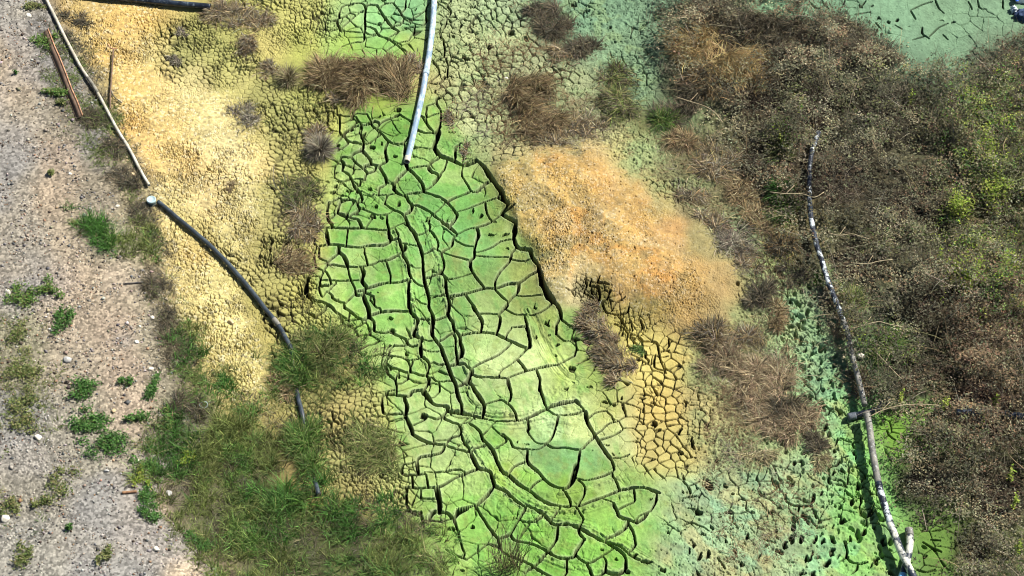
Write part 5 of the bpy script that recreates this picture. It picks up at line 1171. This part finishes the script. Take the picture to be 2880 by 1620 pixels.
# ------------------------------------------------------------------ dead and green grass clumps, each a thing
DG, GG = 'dead grass tufts on the tailings', 'green grass clumps'
LEFT = math.pi * 0.95
T = [
 (612, 40, 34, 42, 900, 'greybrown', 'matted', 'brown tuft hiding the end of the thick black pipe', None),
 (690, 52, 62, 34, 1200, 'greybrown', 'matted', 'wide grey brown tuft right of the thick black pipe end', None),
 (692, 112, 34, 34, 700, 'greybrown', 'matted', 'brown tuft in the middle of the short column below the black pipe', -1.5),
 (690, 140, 30, 26, 500, 'greybrown', 'mound', 'fan shaped dead tuft at the foot of the short column', -1.6),
 (752, 198, 40, 24, 500, 'greybrown', 'matted', 'low grey tuft left of the big dark brown clump', None),
 (812, 226, 44, 40, 420, 'straw', 'star', 'pale loose straw tuft beside the big dark brown clump', None),
 (928, 205, 56, 52, 2200, 'brown', 'mound', 'dark brown left third of the big clump beside the grey pipe', None),
 (1020, 225, 66, 62, 3000, 'brown', 'mound', 'tallest middle part of the big brown clump under the green mud', -1.9),
 (1120, 228, 62, 56, 2600, 'brown', 'mound', 'brown tuft touching the left side of the grey pipe', 1.9),
 (1165, 190, 26, 40, 700, 'greybrown', 'matted', 'thin grey brown tuft leaning on the grey pipe', 1.7),
 (960, 285, 40, 20, 300, 'greybrown', 'matted', 'ragged fringe below the big brown clump', None),
 (901, 428, 48, 44, 1100, 'grey', 'star', 'grey star shaped tuft on the edge of the green plates', None),
 (892, 385, 32, 30, 600, 'greybrown', 'mound', 'brown tuft directly above the grey star tuft', None),
 (842, 545, 52, 44, 1300, 'olivebrown', 'matted', 'olive brown mat at the left edge of the green plates', None),
 (858, 622, 50, 46, 1400, 'greybrown', 'matted', 'dark brown mat just above the square green plates', None),
 (832, 728, 58, 36, 1200, 'brown', 'matted', 'brown mat left of the square green plates', 0.2),
 (497, 168, 28, 18, 260, 'grey', 'matted', 'small grey tuft among dark fine cracks', None),
 (508, 92, 26, 16, 200, 'grey', 'matted', 'faint grey tuft on pale crust below the black pipe', None),
 (686, 332, 42, 32, 480, 'grey', 'matted', 'thin grey tuft on the pale crust by the fine cracks', None),
 (648, 522, 24, 18, 160, 'brown', 'matted', 'tiny brown tuft in the middle of the pale crust', None),
 (1472, 268, 66, 52, 2300, 'brown', 'mound', 'dark brown mound of dead grass below the white stone', -0.9),
 (1520, 342, 56, 52, 1800, 'brown', 'mound', 'brown mound of dead grass above the orange heap', -0.8),
 (1568, 392, 56, 26, 900, 'greybrown', 'matted', 'low dead grass fringe on the top edge of the orange heap', None),
 (1640, 362, 58, 30, 900, 'greybrown', 'matted', 'pale brown mat between the brown mound and the olive clump', None),
 (1530, 38, 50, 42, 1100, 'dark', 'matted', 'dark grey tuft at the far edge right of the teal mud', None),
 (1572, 92, 52, 40, 1200, 'dark', 'matted', 'dark tuft second from the far edge in the diagonal row', None),
 (1632, 142, 52, 38, 1100, 'dark', 'matted', 'dark tuft at the lower end of the diagonal row', None),
 (1585, 150, 50, 30, 500, 'greybrown', 'matted', 'sparse brown tuft left of the diagonal dark row', None),
 (1664, 896, 36, 34, 900, 'greybrown', 'mound', 'top of the shaggy brown strip beside the orange heap', LEFT),
 (1684, 940, 46, 36, 1300, 'greybrown', 'mound', 'upper middle of the shaggy brown strip on the mud edge', LEFT),
 (1712, 990, 48, 36, 1300, 'greybrown', 'mound', 'lower middle of the shaggy brown strip on the mud edge', LEFT),
 (1742, 1040, 44, 36, 1100, 'greybrown', 'mound', 'bottom end of the shaggy brown strip above the footprints', LEFT),
 (802, 1078, 46, 30, 900, 'brown', 'matted', 'brown dead tuft beside the vanishing black pipe in the green grass', None),
 (272, 335, 40, 30, 700, 'dark', 'matted', 'dark withered mat beside the lower end of the rusty channel', None),
 (318, 420, 40, 34, 800, 'dark', 'matted', 'dark withered mat left of the middle of the white pipe', None),
 (345, 500, 46, 30, 800, 'dark', 'matted', 'dark withered mat left of the white pipe lower end', None),
 (395, 605, 30, 34, 600, 'dark', 'matted', 'dark withered mat below the capped stub', None),
 (432, 800, 26, 34, 500, 'dark', 'matted', 'dark withered tuft by the black stick on the track edge', None),
 (462, 890, 26, 30, 500, 'dark', 'matted', 'dark withered tuft between white chips and the yellow crust', None),
 (212, 60, 40, 24, 500, 'dark', 'matted', 'dark withered mat at the far end of the white pipe', None),
 (520, 1150, 46, 40, 900, 'dark', 'matted', 'dark withered mat below the plastic ring', None),
 (1895, 318, 50, 40, 900, 'dark', 'matted', 'dark mat at the left tip of the brush under the golden group', None),
 (1945, 402, 56, 40, 1000, 'brown', 'matted', 'brown mat at the upper end of the slope above the teal patch', None),
 (2010, 470, 60, 42, 1100, 'greybrown', 'matted', 'grey brown mat in the middle of the slope above the teal patch', None),
 (2078, 540, 56, 40, 1100, 'brown', 'matted', 'straw brown mat left of the bright green spiky tuft', None),
 (2140, 612, 50, 40, 1000, 'brown', 'matted', 'brown mat at the foot of the dull green tuft', None),
 (2190, 700, 44, 40, 900, 'darkgold', 'matted', 'rusty straw mat left of the flecked black pipe', None),
 (2240, 770, 40, 34, 700, 'dark', 'matted', 'dark mat against the flecked black pipe joint', None),
 (2352, 850, 40, 34, 900, 'greybrown', 'matted', 'grey brown mat over the gap in the flecked pipe', None),
 (2372, 905, 40, 34, 900, 'tan', 'matted', 'tan mat over the flecked pipe above its dusty end', None),
 (2420, 1090, 36, 40, 800, 'greybrown', 'matted', 'grey brown mat over the pipe just above the grey collar', None),
 (1950, 560, 46, 34, 900, 'greybrown', 'matted', 'grey brown mat at the top of the band right of the heap', None),
 (2000, 618, 42, 40, 900, 'greybrown', 'matted', 'grey mat in the band right of the heap beside a teal patch', None),
 (2062, 680, 50, 48, 1200, 'grey', 'matted', 'greyest mat in the band right of the orange heap', None),
 (2100, 735, 36, 34, 700, 'greybrown', 'matted', 'small mat in the band above the brown pair', None),
 (2140, 832, 40, 36, 900, 'dark', 'mound', 'dark brown tuft on teal mud left of the peeling pipe', None),
 (2178, 885, 34, 34, 700, 'brown', 'mound', 'reddish brown tuft at the lower end of the band', None),
 (2010, 955, 52, 36, 1200, 'greybrown', 'mound', 'dark matted tuft below the right end of the heap', None),
 (2086, 945, 54, 34, 1100, 'greybrown', 'matted', 'brown mat right of the dark matted tuft', None),
 (2040, 1015, 62, 42, 1600, 'tan', 'matted', 'large brown mat in the upper half of the dead field', None),
 (2115, 1050, 56, 46, 1500, 'tan', 'matted', 'brown mat in the centre of the dead field', None),
 (2205, 1048, 52, 42, 1200, 'tan', 'matted', 'light brown tuft near the footprints row', None),
 (2130, 1120, 64, 44, 1600, 'tan', 'matted', 'brown mat above the dark hollow in the dead field', None),
 (2196, 1130, 46, 34, 1000, 'dark', 'mound', 'dark brown hollow tuft in the dead field', None),
 (2248, 1180, 52, 46, 1400, 'tan', 'matted', 'light brown tuft combed toward the bright green mud', None),
 (2170, 1200, 60, 42, 1300, 'tan', 'matted', 'lower grey brown mat of the dead field', None),
 (2285, 1250, 40, 28, 800, 'dark', 'matted', 'dark tuft at the lower right corner of the dead field', None),
 (2310, 1302, 26, 34, 380, 'straw', 'matted', 'small straw tuft on pale green mud below the dead field', -1.4),
 (2130, 1280, 50, 24, 500, 'straw', 'matted', 'pale straw fringe along the bottom of the dead field', None),
 (1268, 340, 18, 40, 260, 'greybrown', 'matted', 'narrow brown strip on the edge above the big crack', None),
 (1310, 425, 18, 28, 200, 'greybrown', 'matted', 'small brown strip at the corner of the green plates', None),
 (1995, 35, 80, 40, 1500, 'dark', 'mound', 'dark grass bank on the far edge right of the teal mud', -1.57),
 (2110, 60, 80, 40, 1600, 'dark', 'mound', 'dark tall grass bank behind the golden grass', -1.57),
 (2230, 90, 80, 46, 1500, 'dark', 'mound', 'dark grass bank at the corner of the far green mud', -1.57),
 (2345, 110, 76, 44, 1300, 'dark', 'mound', 'dark grass clump in front of the far green mud', None),
 (2450, 150, 70, 44, 1200, 'dark', 'mound', 'dark grass clump below the far green mud', None),
 (1975, 125, 74, 54, 2000, 'gold', 'mound', 'arching straw coloured tussock left of the golden grass', -2.2),
 (2075, 185, 66, 54, 2200, 'gold', 'mound', 'brightest golden tussock in the brush', -0.8),
 (2000, 215, 56, 50, 1400, 'darkgold', 'mound', 'brown gold tussock below the arching tussock', -1.8),
 (2125, 225, 46, 40, 900, 'darkgold', 'mound', 'dull gold tussock right of the brightest one', -0.9),
 (1935, 265, 46, 46, 1000, 'dark', 'mound', 'dark brown tussock at the left end of the golden group', -2.0),
]
for px, py, rx, ry, n, pal, stl, lb, comb in T:
    tuft(px, py, rx, ry, n, pal, stl, lb, 'dead grass', DG, comb=comb, ln=0.7 if 'shaggy' in lb else 0.9)
G_ = [
 (1738, 222, 46, 34, 700, 'olivebrown', 'matted', 'dark green tuft on teal mud left of the brush'),
 (1742, 295, 56, 48, 1400, 'olivebrown', 'matted', 'olive and brown domed tuft below the dark green tuft'),
 (1862, 345, 40, 30, 600, 'green', 'mound', 'small green tuft at the edge of the brush'),
 (2196, 545, 46, 34, 900, 'lush', 'star', 'bright green spiky tuft beside the peeling pipe'),
 (2210, 592, 40, 34, 700, 'green', 'mound', 'dull green tuft under the bright spiky tuft'),
 (2300, 775, 24, 26, 300, 'green', 'mound', 'small green tuft left of the dark pipe joint'),
 (1795, 985, 22, 20, 240, 'green', 'matted', 'little grey green tuft behind the shaggy brown strip'),
 (1042, 1245, 58, 50, 1500, 'olive', 'matted', 'olive tuft on yellow crust left of the pale plates'),
 (1060, 1300, 50, 36, 700, 'olive', 'matted', 'lower olive tuft left of the pale plates'),
 (2190, 430, 40, 40, 500, 'olive', 'mound', 'olive tuft in dark brush left of the peeling pipe'),
 (2400, 870, 40, 40, 500, 'olive', 'mound', 'olive tuft in dark brush right of the peeling pipe'),
 (852, 1040, 44, 44, 900, 'green', 'mound', 'green clump growing over the vanishing black pipe'),
 (905, 985, 60, 40, 1300, 'olive', 'mound', 'olive clump at the top of the grass right of the black pipe'),
 (862, 1245, 40, 44, 900, 'green', 'mound', 'green clump burying the lower black pipe'),
 (884, 1318, 36, 34, 700, 'green', 'mound', 'green clump just above the exposed tip of the black pipe'),
 (2490, 985, 50, 36, 700, 'green', 'mound', 'green tuft in dark brush beside the white rock'),
]
for px, py, rx, ry, n, pal, stl, lb in G_:
    tuft(px, py, rx, ry, n, pal, stl, lb, 'grass', GG, name='grass_tuft')
# twiggy dead bush standing in the near mud
def twig_bush(px, py, h, n, label):
    x0, y0, z0 = [float(v) for v in at(px, py)]
    rng = trng
    b = np.stack([rng.normal(0, .16, n), rng.normal(0, .12, n), np.zeros(n)], -1)
    v, f, c = blade_arrays(b, rng.uniform(.5, 1.1, n) * h, rng.uniform(0, 6.28, n), rng.uniform(.02, .55, n), rng.uniform(-.2, .5, n), rng.uniform(.006, .012, n), pick(rng, P_DARK + P_BROWN[:2], n), rng)
    tag(build('dead_bush', v, f, DRY, c, loc=(x0, y0, z0)), label, 'bush')
twig_bush(1424, 1600, 1.15, 150, 'tall bare twiggy bush standing on bright green mud near the bottom edge')

# ------------------------------------------------------------------ weeds with leaves on the track
def weed(px, py, rx, ry, n, pal, label, size=0.045, h=0.12, name='weed', cat='weed', group='leafy weeds on the gravel track'):
    rng = trng
    x0, y0, z0 = [float(v) for v in at(px, py)]
    ra, rb = rx * MPP, ry * MPP / math.sin(PITCH)
    k = max(3, n // 60)
    hub = rng.normal(0, .42 if n >= 150 else .10, (k, 2))
    q = hub[rng.integers(0, k, n)] + rng.normal(0, .2, (n, 2))
    x, y = x0 + q[:, 0] * ra, y0 + q[:, 1] * rb
    z = ground_z(x, y) + rng.beta(1.3, 2.0, n) * h + 0.015
    v, f, c = leaf_arrays(np.stack([x, y, z], -1), rng.uniform(.6, 1.4, n) * size, pick(rng, PAL.get(pal, P_LIME), n, .22), rng, 0.45, 0.6)
    org = np.array([x0, y0, z0])
    if n < 150:
        return tag(build(name, v - org, f, LEAF, c, loc=org), label, cat, group)
    w = empty(name, org); tag(w, label, cat, group)
    build('leaves', v - org, f, LEAF, c, parent=w)
    m = max(8, n // 12)
    b = np.stack([x0 + rng.normal(0, .24, m) * ra, y0 + rng.normal(0, .24, m) * rb, np.full(m, z0)], -1); b[:, 2] = ground_z(b[:, 0], b[:, 1])
    v, f, c = blade_arrays(b, rng.uniform(.5, 1.3, m) * h * 1.3, rng.uniform(0, 6.28, m), rng.uniform(.2, 1.1, m), rng.uniform(.2, 1, m), np.full(m, .008), pick(rng, P_OLIVE, m), rng)
    build('stems', v - org, f, GRN, c, parent=w)
PAL['lime'] = P_LIME
for a in [
 (125, 112, 34, 30, 420, 'green', 'dark green weed under the upper end of the rusty channel'),
 (150, 262, 40, 18, 420, 'green', 'green weed spread across the middle of the rusty channel'),
 (160, 290, 24, 16, 160, 'olive', 'olive weed below the one crossing the rusty channel'),
 (100, 20, 44, 14, 260, 'olive', 'olive weed at the far end of the track'),
 (45, 208, 12, 8, 60, 'lush', 'tiny green weed alone on the upper track'),
 (145, 490, 22, 14, 120, 'olive', 'small olive weed by dead stems on the track'),
 (72, 840, 46, 34, 700, 'green', 'dark green weed at the left edge below the long stone'),
 (138, 812, 34, 28, 420, 'green', 'dark green weed joined to the left edge weed'),
 (184, 905, 34, 34, 520, 'lush', 'broad leaved green weed alone on tan dust'),
 (60, 945, 48, 36, 420, 'olive', 'olive low weed below the dark green pair'),
 (55, 1040, 64, 44, 700, 'olive', 'wide olive brown weed patch at the left edge'),
 (70, 1120, 52, 40, 520, 'olive', 'olive weed at the left edge above bare chippings'),
 (70, 1185, 56, 36, 500, 'olive', 'lowest olive brown weed above the pale broad stone'),
 (230, 1100, 56, 30, 700, 'lush', 'green weed crossing the middle of the track'),
 (350, 1085, 26, 18, 220, 'lush', 'small green weed between two bare dust strips'),
 (428, 1080, 24, 44, 420, 'lush', 'tall narrow leafy weed beside the dark debris'),
 (255, 1195, 60, 32, 900, 'lush', 'leafy weed upper half of the large patch on gravel'),
 (300, 1250, 56, 40, 1000, 'lush', 'leafy weed lower half of the large patch on gravel'),
 (390, 1178, 44, 16, 320, 'lush', 'flat leafy runner pointing at the grass'),
 (470, 1182, 26, 30, 260, 'green', 'weed in shade at the corner of the big grass patch'),
 (395, 1340, 22, 34, 320, 'lime', 'yellow green creeper top on the bank of the track'),
 (410, 1400, 22, 34, 360, 'lush', 'green creeper middle on the bank of the track'),
 (425, 1460, 40, 28, 460, 'lush', 'green creeper foot spreading on the bank'),
 (420, 1300, 40, 22, 360, 'lush', 'green creeper joining the big grass patch'),
 (535, 1280, 28, 24, 200, 'lime', 'fern like yellow green plant inside the grass patch'),
 (560, 1530, 40, 30, 520, 'lush', 'broad leaved weed at the lower edge of the grass'),
 (165, 1370, 50, 40, 460, 'olive', 'brown olive weed alone on grey chippings'),
 (110, 1420, 32, 22, 220, 'olive', 'small brown weed left of the lone olive weed'),
 (30, 1430, 32, 40, 320, 'olive', 'olive weed beside the largest white rock'),
 (195, 1487, 18, 14, 120, 'lush', 'tiny green weed near the bottom of the track'),
 (75, 1570, 32, 40, 380, 'olive', 'olive weed at the bottom left corner'),
 (300, 1560, 22, 34, 260, 'olive', 'thin olive weed at the bottom of the gravel'),
]:
    weed(*a)
# yellow green seedlings coming up through the brush
SEED = [(2735, 290, 'lime seedling in grey brush near the right edge'), (2560, 300, 'pale lime seedling left of the yellow patch'), (2250, 322, 'small lime plant beside dark brush by the golden grass'),
 (2195, 420, 'lime plant over dark soil left of the peeling pipe'), (2700, 600, 'lime plant at the top of the bright green bush'), (2780, 450, 'bright lime bush at the right edge'),
 (2800, 560, 'tall lime bush at the right edge'), (2740, 780, 'lime bush left of the reddish brush'), (2700, 800, 'bright green bush in the lower right brush'), (2830, 770, 'yellow green bush at the right edge below the lime bush'),
 (2840, 870, 'small lime plant on reddish brush'), (2530, 1140, 'star shaped lime seedling by the cross pipe'), (2655, 1155, 'star shaped lime seedling above the reddish hollow'), (2760, 1205, 'lime cane plant over the dark hollow'),
 (2800, 1150, 'lime seedling next to the buried edge pipe'), (2840, 1350, 'lime plant low on the right edge'), (2850, 1430, 'lime leaves above the bottom right corner'), (2860, 1560, 'lime leaves in the bottom right corner'), (2640, 740, 'small lime shoot in the middle of the brush')]
for i, (px, py, lb) in enumerate(SEED):
    big = 'bush' in lb
    weed(px, py, 46 if big else 16, 40 if big else 13, 620 if big else 70, 'lime', lb, 0.05, 0.62 if big else 0.5, 'lime_bush' if big else 'lime_seedling', 'shrub' if big else 'seedling', 'yellow green plants in the dry brush')

# ------------------------------------------------------------------ ground cover nobody could count
def scatter(mask, density, seed, least=0.03):
    """points on the land, density per square metre times mask (photo-pixel map)"""
    rng = np.random.default_rng(seed)
    n = int(24.6 * 17.8 * density)
    x = rng.uniform(XA + .3, XB - .3, n); y = rng.uniform(YA + .3, YB - .3, n)
    px, py = project(x, y, land(x, y))
    wv = 30 * fbm(x, y, 1.3, seed + 5, 3)
    p = sample(mask, px + wv, py + wv * .8)
    cl = np.clip(0.55 + 1.7 * fbm(x, y, 2.6, seed + 9, 3), least, 1)
    k = rng.random(n) < p * cl
    return x[k], y[k], px[k], py[k], rng

def grass_cover(name, label, mask, density, pal, seed, L=(.10, .30), lean=(.3, 1.2), mat=GRN, wid=.010, per=10, spread=.045):
    x, y, px, py, rng = scatter(mask, density / per, seed)
    k = len(x)
    if k == 0: return
    # blades stand in small clumps
    pn = fbm(x, y, 1.1, seed + 41, 3); pf = fbm(x, y, 4.0, seed + 43, 2)
    patch = (0.6 + 1.0 * np.clip(fbm(x, y, 1.2, seed + 21, 3) + .2, 0, 1)) * rng.uniform(.6, 1.3, k)
    i0 = np.clip(((pn + .5 * pf) * 1.7 + .5) * len(pal) + rng.normal(0, .7, k), 0, len(pal) - 1).astype(int)
    ccol = np.array(pal)[i0] * (1 + rng.normal(0, .25, (k, 1)))
    caz = rng.uniform(0, 2 * np.pi, k)
    rep = np.repeat(np.arange(k), per); n = len(rep)
    off = rng.normal(0, spread, (n, 2))
    xx, yy = x[rep] + off[:, 0], y[rep] + off[:, 1]
    b = np.stack([xx, yy, ground_z(xx, yy)], -1)
    az = np.where(rng.random(n) < .5, np.arctan2(off[:, 1], off[:, 0]), caz[rep] + rng.normal(0, .7, n))
    col = np.clip(ccol[rep] * (1 + rng.normal(0, .20, (n, 1))) * np.where(rng.random(n) < .10, 1.7, 1)[:, None], .01, .7)
    v, f, c = blade_arrays(b, rng.uniform(*L, n) * patch[rep], az, rng.uniform(*lean, n), rng.uniform(.2, 1.4, n), rng.uniform(.6, 1.4, n) * wid, col, rng, 4)
    tag(build(name, v, f, mat, c), label, 'grass', kind='stuff')
    return n

B_ = [polymask(p, fth) for p, fth in [
 ([(465, 905), (520, 900), (575, 950), (650, 1010), (640, 1140), (560, 1110), (500, 1060), (470, 980)], 16),
 ([(730, 1010), (850, 990), (900, 950), (980, 935), (1060, 950), (1060, 1040), (980, 1090), (860, 1120), (760, 1140)], 22),
 ([(440, 1180), (560, 1150), (640, 1140), (780, 1130), (880, 1180), (890, 1300), (880, 1370), (960, 1420), (1100, 1420), (1220, 1470), (1250, 1560), (1240, 1720), (640, 1720), (560, 1560), (480, 1450), (400, 1330), (400, 1230)], 26),
 ([(185, 572), (240, 590), (330, 650), (400, 600), (440, 640), (440, 730), (370, 725), (300, 700), (230, 650)], 12),
 ([(1000, 1200), (1110, 1210), (1120, 1320), (1000, 1340), (970, 1270)], 20)]]
M_grass = union(*B_)
M_grass_lush = union(B_[0], polymask([(560, 1180), (760, 1160), (860, 1200), (860, 1340), (760, 1420), (560, 1420), (480, 1300)], 50) * .8, polymask([(700, 1420), (1100, 1440), (1240, 1520), (1240, 1720), (700, 1720)], 40), B_[3])
grass_cover('green_grass', 'green grass patch over the near edge of the crust and the track bank', union(0.9 * B_[2], B_[0], 0.55 * B_[1], B_[3] * .8), 2000, P_LUSH + P_GREEN[:4] + P_LUSH[2:3] + P_OLIVE[:1], 3001, (.12, .38), (.15, 1.1), wid=.016, per=16, spread=.04)
grass_cover('olive_grass', 'olive and straw grass mixed through the green patch', union(0.24 * B_[2], 0.7 * B_[1], B_[4] * .4, .3 * B_[3]), 1700, P_OLIVE + P_STRAW[1:3] + P_DARK[:1], 3101, (.10, .34), wid=.012)
M_sparse = union(0.35 * M_olive * (1 - M_green), polymask([(760, 960), (1060, 960), (1080, 1180), (1130, 1420), (900, 1420), (780, 1200)], 30) * .5)
grass_cover('thin_grass', 'thin olive grass over the fine cracked crust', M_sparse * (1 - M_crust), 600, P_OLIVE + P_STRAW[1:3], 3201, (.06, .2), (.6, 1.4), wid=.008)
M_straw = union(.9 * polymask([(1560, 180), (1700, 200), (1760, 300), (1700, 400), (1600, 380)], 30), .8 * polymask([(1660, 330), (1800, 330), (1960, 380), (2020, 470), (2150, 600), (2180, 700), (2060, 640), (1960, 560), (1830, 480), (1760, 420)], 40), polymask([(1330, 150), (1500, 100), (1640, 180), (1760, 330), (1740, 420), (1400, 440), (1340, 330)], 40), .8 * polymask([(1850, 470), (2000, 520), (2140, 680), (2230, 780), (2160, 900), (2050, 880), (2080, 800), (2000, 650), (1900, 570)], 30),
   polymask([(1940, 920), (2180, 900), (2240, 1000), (2300, 1250), (2120, 1330), (1990, 1290), (1950, 1100)], 30), .55 * polymask([(1990, 1290), (2250, 1300), (2230, 1700), (2050, 1700)], 60), .3 * polymask([(1230, 80), (1480, 100), (1420, 400), (1290, 330)], 50))
grass_cover('dry_straw', 'dry straw lying over the pale green crumbled mud', M_straw * (1 - M_mound), 1500, P_STRAW[1:3] + P_GREYB + P_BROWN, 3301, (.08, .30), (.9, 1.5), DRY, .009)
M_dark_edge = M_litter
grass_cover('withered_grass', 'withered dark stalks and litter along the track edge', union(M_dark_edge, .5 * B_[2]), 2000, P_DARK + P_DARK + P_GREYB[1:2] + P_OLIVE[1:2], 3401, (.06, .24), (.7, 1.5), DRY, .014)

grass_cover('weedy_grass', 'low olive brown weeds and grass along the left edge of the track', polymask([(-60, 870), (120, 890), (170, 1000), (150, 1240), (60, 1260), (-60, 1250)], 30) * .8 + polymask([(-60, 1400), (60, 1400), (120, 1470), (60, 1500), (-60, 1500)], 16) * .6, 700, P_OLIVE + P_GREEN[:2] + P_BROWN[1:3], 3451, (.05, .18), (.4, 1.4), GRN, .014)
# gravel lying on the track
def gravel():
    x, y, px, py, rng = scatter(M_road * .9 + .10 * M_dark_edge, 420, 3501)
    n = len(x)
    base = np.array([[1, 0, 0], [0, 1, 0], [-1, 0, 0], [0, -1, 0], [0, 0, 1.0], [0, 0, -.6]])
    fc = np.array([[0, 1, 4], [1, 2, 4], [2, 3, 4], [3, 0, 4], [1, 0, 5], [2, 1, 5], [3, 2, 5], [0, 3, 5]])
    s = np.exp(rng.normal(math.log(.012), .55, n)); s = np.clip(s, .006, .055)
    j = rng.uniform(.6, 1.3, (n, 6, 3)) * base[None] + rng.normal(0, .12, (n, 6, 3))
    a = rng.uniform(0, 6.28, n); ca_, sa_ = np.cos(a)[:, None], np.sin(a)[:, None]
    v = np.stack([j[:, :, 0] * ca_ - j[:, :, 1] * sa_, j[:, :, 0] * sa_ + j[:, :, 1] * ca_, j[:, :, 2] * .65], -1) * s[:, None, None]
    v += np.stack([x, y, ground_z(x, y) + .2 * s], -1)[:, None, :]
    f = (fc[None] + (np.arange(n) * 6)[:, None, None]).reshape(-1, 3)
    pal = [lin(c) * K for c in ((150, 148, 146), (175, 170, 165), (125, 122, 122), (195, 180, 160), (225, 218, 205), (110, 98, 88), (185, 150, 120))]
    c = np.repeat(pick(rng, pal, n, .2), 6, axis=0)
    tag(build('gravel', v.reshape(-1, 3), f, LEAF2, c), 'grey and tan stone chippings strewn over the track', 'gravel', kind='stuff')
LEAF2 = leafy_material("stone_chip", 0.9, 0.0)
gravel()

# dry brush thicket: twigs, dead stalks and small grey leaves above dark ground
def brush():
    pipe_gap = np.zeros(gx.shape, f32)
    for qx, qy in [(2291, 398), (2281, 426), (2276, 466), (2274, 511), (2275, 562), (2279, 612), (2286, 652), (2296, 693), (2309, 733), (2321, 773), (2337, 818)]:
        pipe_gap = np.maximum(pipe_gap, np.exp(-(((gx - qx) / 22) ** 2 + ((gy - qy - 22) / 34) ** 2)))
    mask = np.clip(M_brush * (1 - M_puddle) * (1 - .8 * M_gold) * (1 - .95 * pipe_gap), 0, 1)
    hm = lambda x, y: np.clip(.34 + 1.0 * fbm(x, y, .75, 3611, 3) + .35 * fbm(x, y, 2.4, 3621, 2), .02, 1.1)
    x, y, px, py, rng = scatter(mask, 300, 3601, .30)
    k = len(x); per = 9
    hmap = hm(x, y) * np.clip(sample(M_brush, px, py) * 1.3 - .2, .1, 1)
    zc = ground_z(x, y) + hmap * (0.25 + 0.75 * np.sqrt(rng.random(k)))
    tone = fbm(x, y, .8, 3631, 3)
    grey = [lin(c) * K for c in ((142, 140, 112), (112, 112, 88), (168, 164, 132), (98, 98, 76), (128, 126, 98), (150, 138, 106))]
    rust = [lin(c) * K for c in ((134, 112, 88), (112, 94, 74), (154, 130, 100), (120, 104, 80))]
    oliv = [lin(c) * K for c in ((124, 134, 84), (104, 116, 70), (146, 150, 96), (116, 120, 86))]
    col = pick(rng, grey, k, .2); r2 = pick(rng, rust, k, .2); o2 = pick(rng, oliv, k, .2)
    rusty = np.clip(.8 * sample(polymask([(2560, 950), (2900, 850), (2900, 1420), (2600, 1400)], 120), px, py) + tone, 0, 1)
    olv = np.clip(sample(polymask([(2500, 250), (2900, 200), (2900, 980), (2720, 950), (2640, 600)], 120), px, py) * 1.0 - tone, 0, 1)
    col = np.where((rng.random(k) < rusty * .7)[:, None], r2, col)
    col = np.where((rng.random(k) < olv * .6)[:, None], o2, col)
    lightness = np.clip(1.0 + 1.3 * fbm(x, y, 1.6, 3641, 3), .55, 1.6)
    col = col * lightness[:, None]
    rep = np.repeat(np.arange(k), per); n = len(rep)
    cen = np.stack([x, y, zc], -1)[rep] + rng.normal(0, 1, (n, 3)) * np.array([.065, .065, .04])
    v, f, c = leaf_arrays(cen, rng.uniform(.5, 1.5, n) * .047, np.clip(1.02 * col[rep] * (1 + rng.normal(0, .10, (n, 1))), .01, .7), rng, .5, .55)
    parts = [(v, f, c)]
    x, y, px, py, rng = scatter(mask, 260, 3701)
    n = len(x); h = hm(x, y)
    b = np.stack([x, y, ground_z(x, y) + .35 * h * rng.random(n)], -1)
    cl = pick(rng, P_DARK + P_GREYB + P_GREYB + P_BROWN[1:2], n, .35) * np.where(rng.random(n) < .12, 1.5, .85)[:, None]
    v, f, c = blade_arrays(b, h * rng.uniform(.5, 1.2, n) + .08, rng.uniform(0, 6.28, n), rng.uniform(.1, 1.4, n), rng.uniform(-.3, .9, n), rng.uniform(.005, .012, n), cl, rng, 4)
    parts.append((v, f, c))
    x, y, px, py, rng = scatter(mask, 8, 3801)                 # long bent stems lying over the top
    n = len(x); h = hm(x, y)
    b = np.stack([x, y, ground_z(x, y) + .8 * h], -1)
    v, f, c = blade_arrays(b, rng.uniform(.35, 1.0, n), rng.uniform(0, 6.28, n), rng.uniform(.6, 1.4, n), rng.uniform(-.6, 1.0, n), rng.uniform(.007, .013, n), pick(rng, P_GREYB + P_STRAW[1:3] + P_BROWN[:2], n, .25), rng, 5)
    parts.append((v, f, c))
    lim = union(polymask([(2700, 250), (2900, 240), (2900, 920), (2780, 900), (2700, 760), (2660, 560)], 60), .8 * polymask([(2180, 380), (2230, 380), (2240, 460), (2180, 470)], 20), .6 * polymask([(2400, 900), (2560, 950), (2520, 1060), (2420, 1020)], 30))
    x, y, px, py, rng = scatter(lim * mask, 200, 3901)
    k = len(x); z = ground_z(x, y) + hm(x, y) * rng.uniform(.5, 1.05, k)
    col = pick(rng, P_LIME + P_LUSH[:3] + P_OLIVE[:3], k, .25)
    rep = np.repeat(np.arange(k), 7); n = len(rep)
    v, f, c = leaf_arrays(np.stack([x, y, z], -1)[rep] + rng.normal(0, .055, (n, 3)), rng.uniform(.5, 1.4, n) * .045, np.clip(col[rep] * (1 + rng.normal(0, .15, (n, 1))), .01, .7), rng, .5, .55)
    parts.append((v, f, c))
    v, f, c = merge(parts)
    tag(build('dry_brush', v, f, DRY, c), 'dense thicket of dry grey green brush filling the right side', 'brush', kind='stuff')
brush()
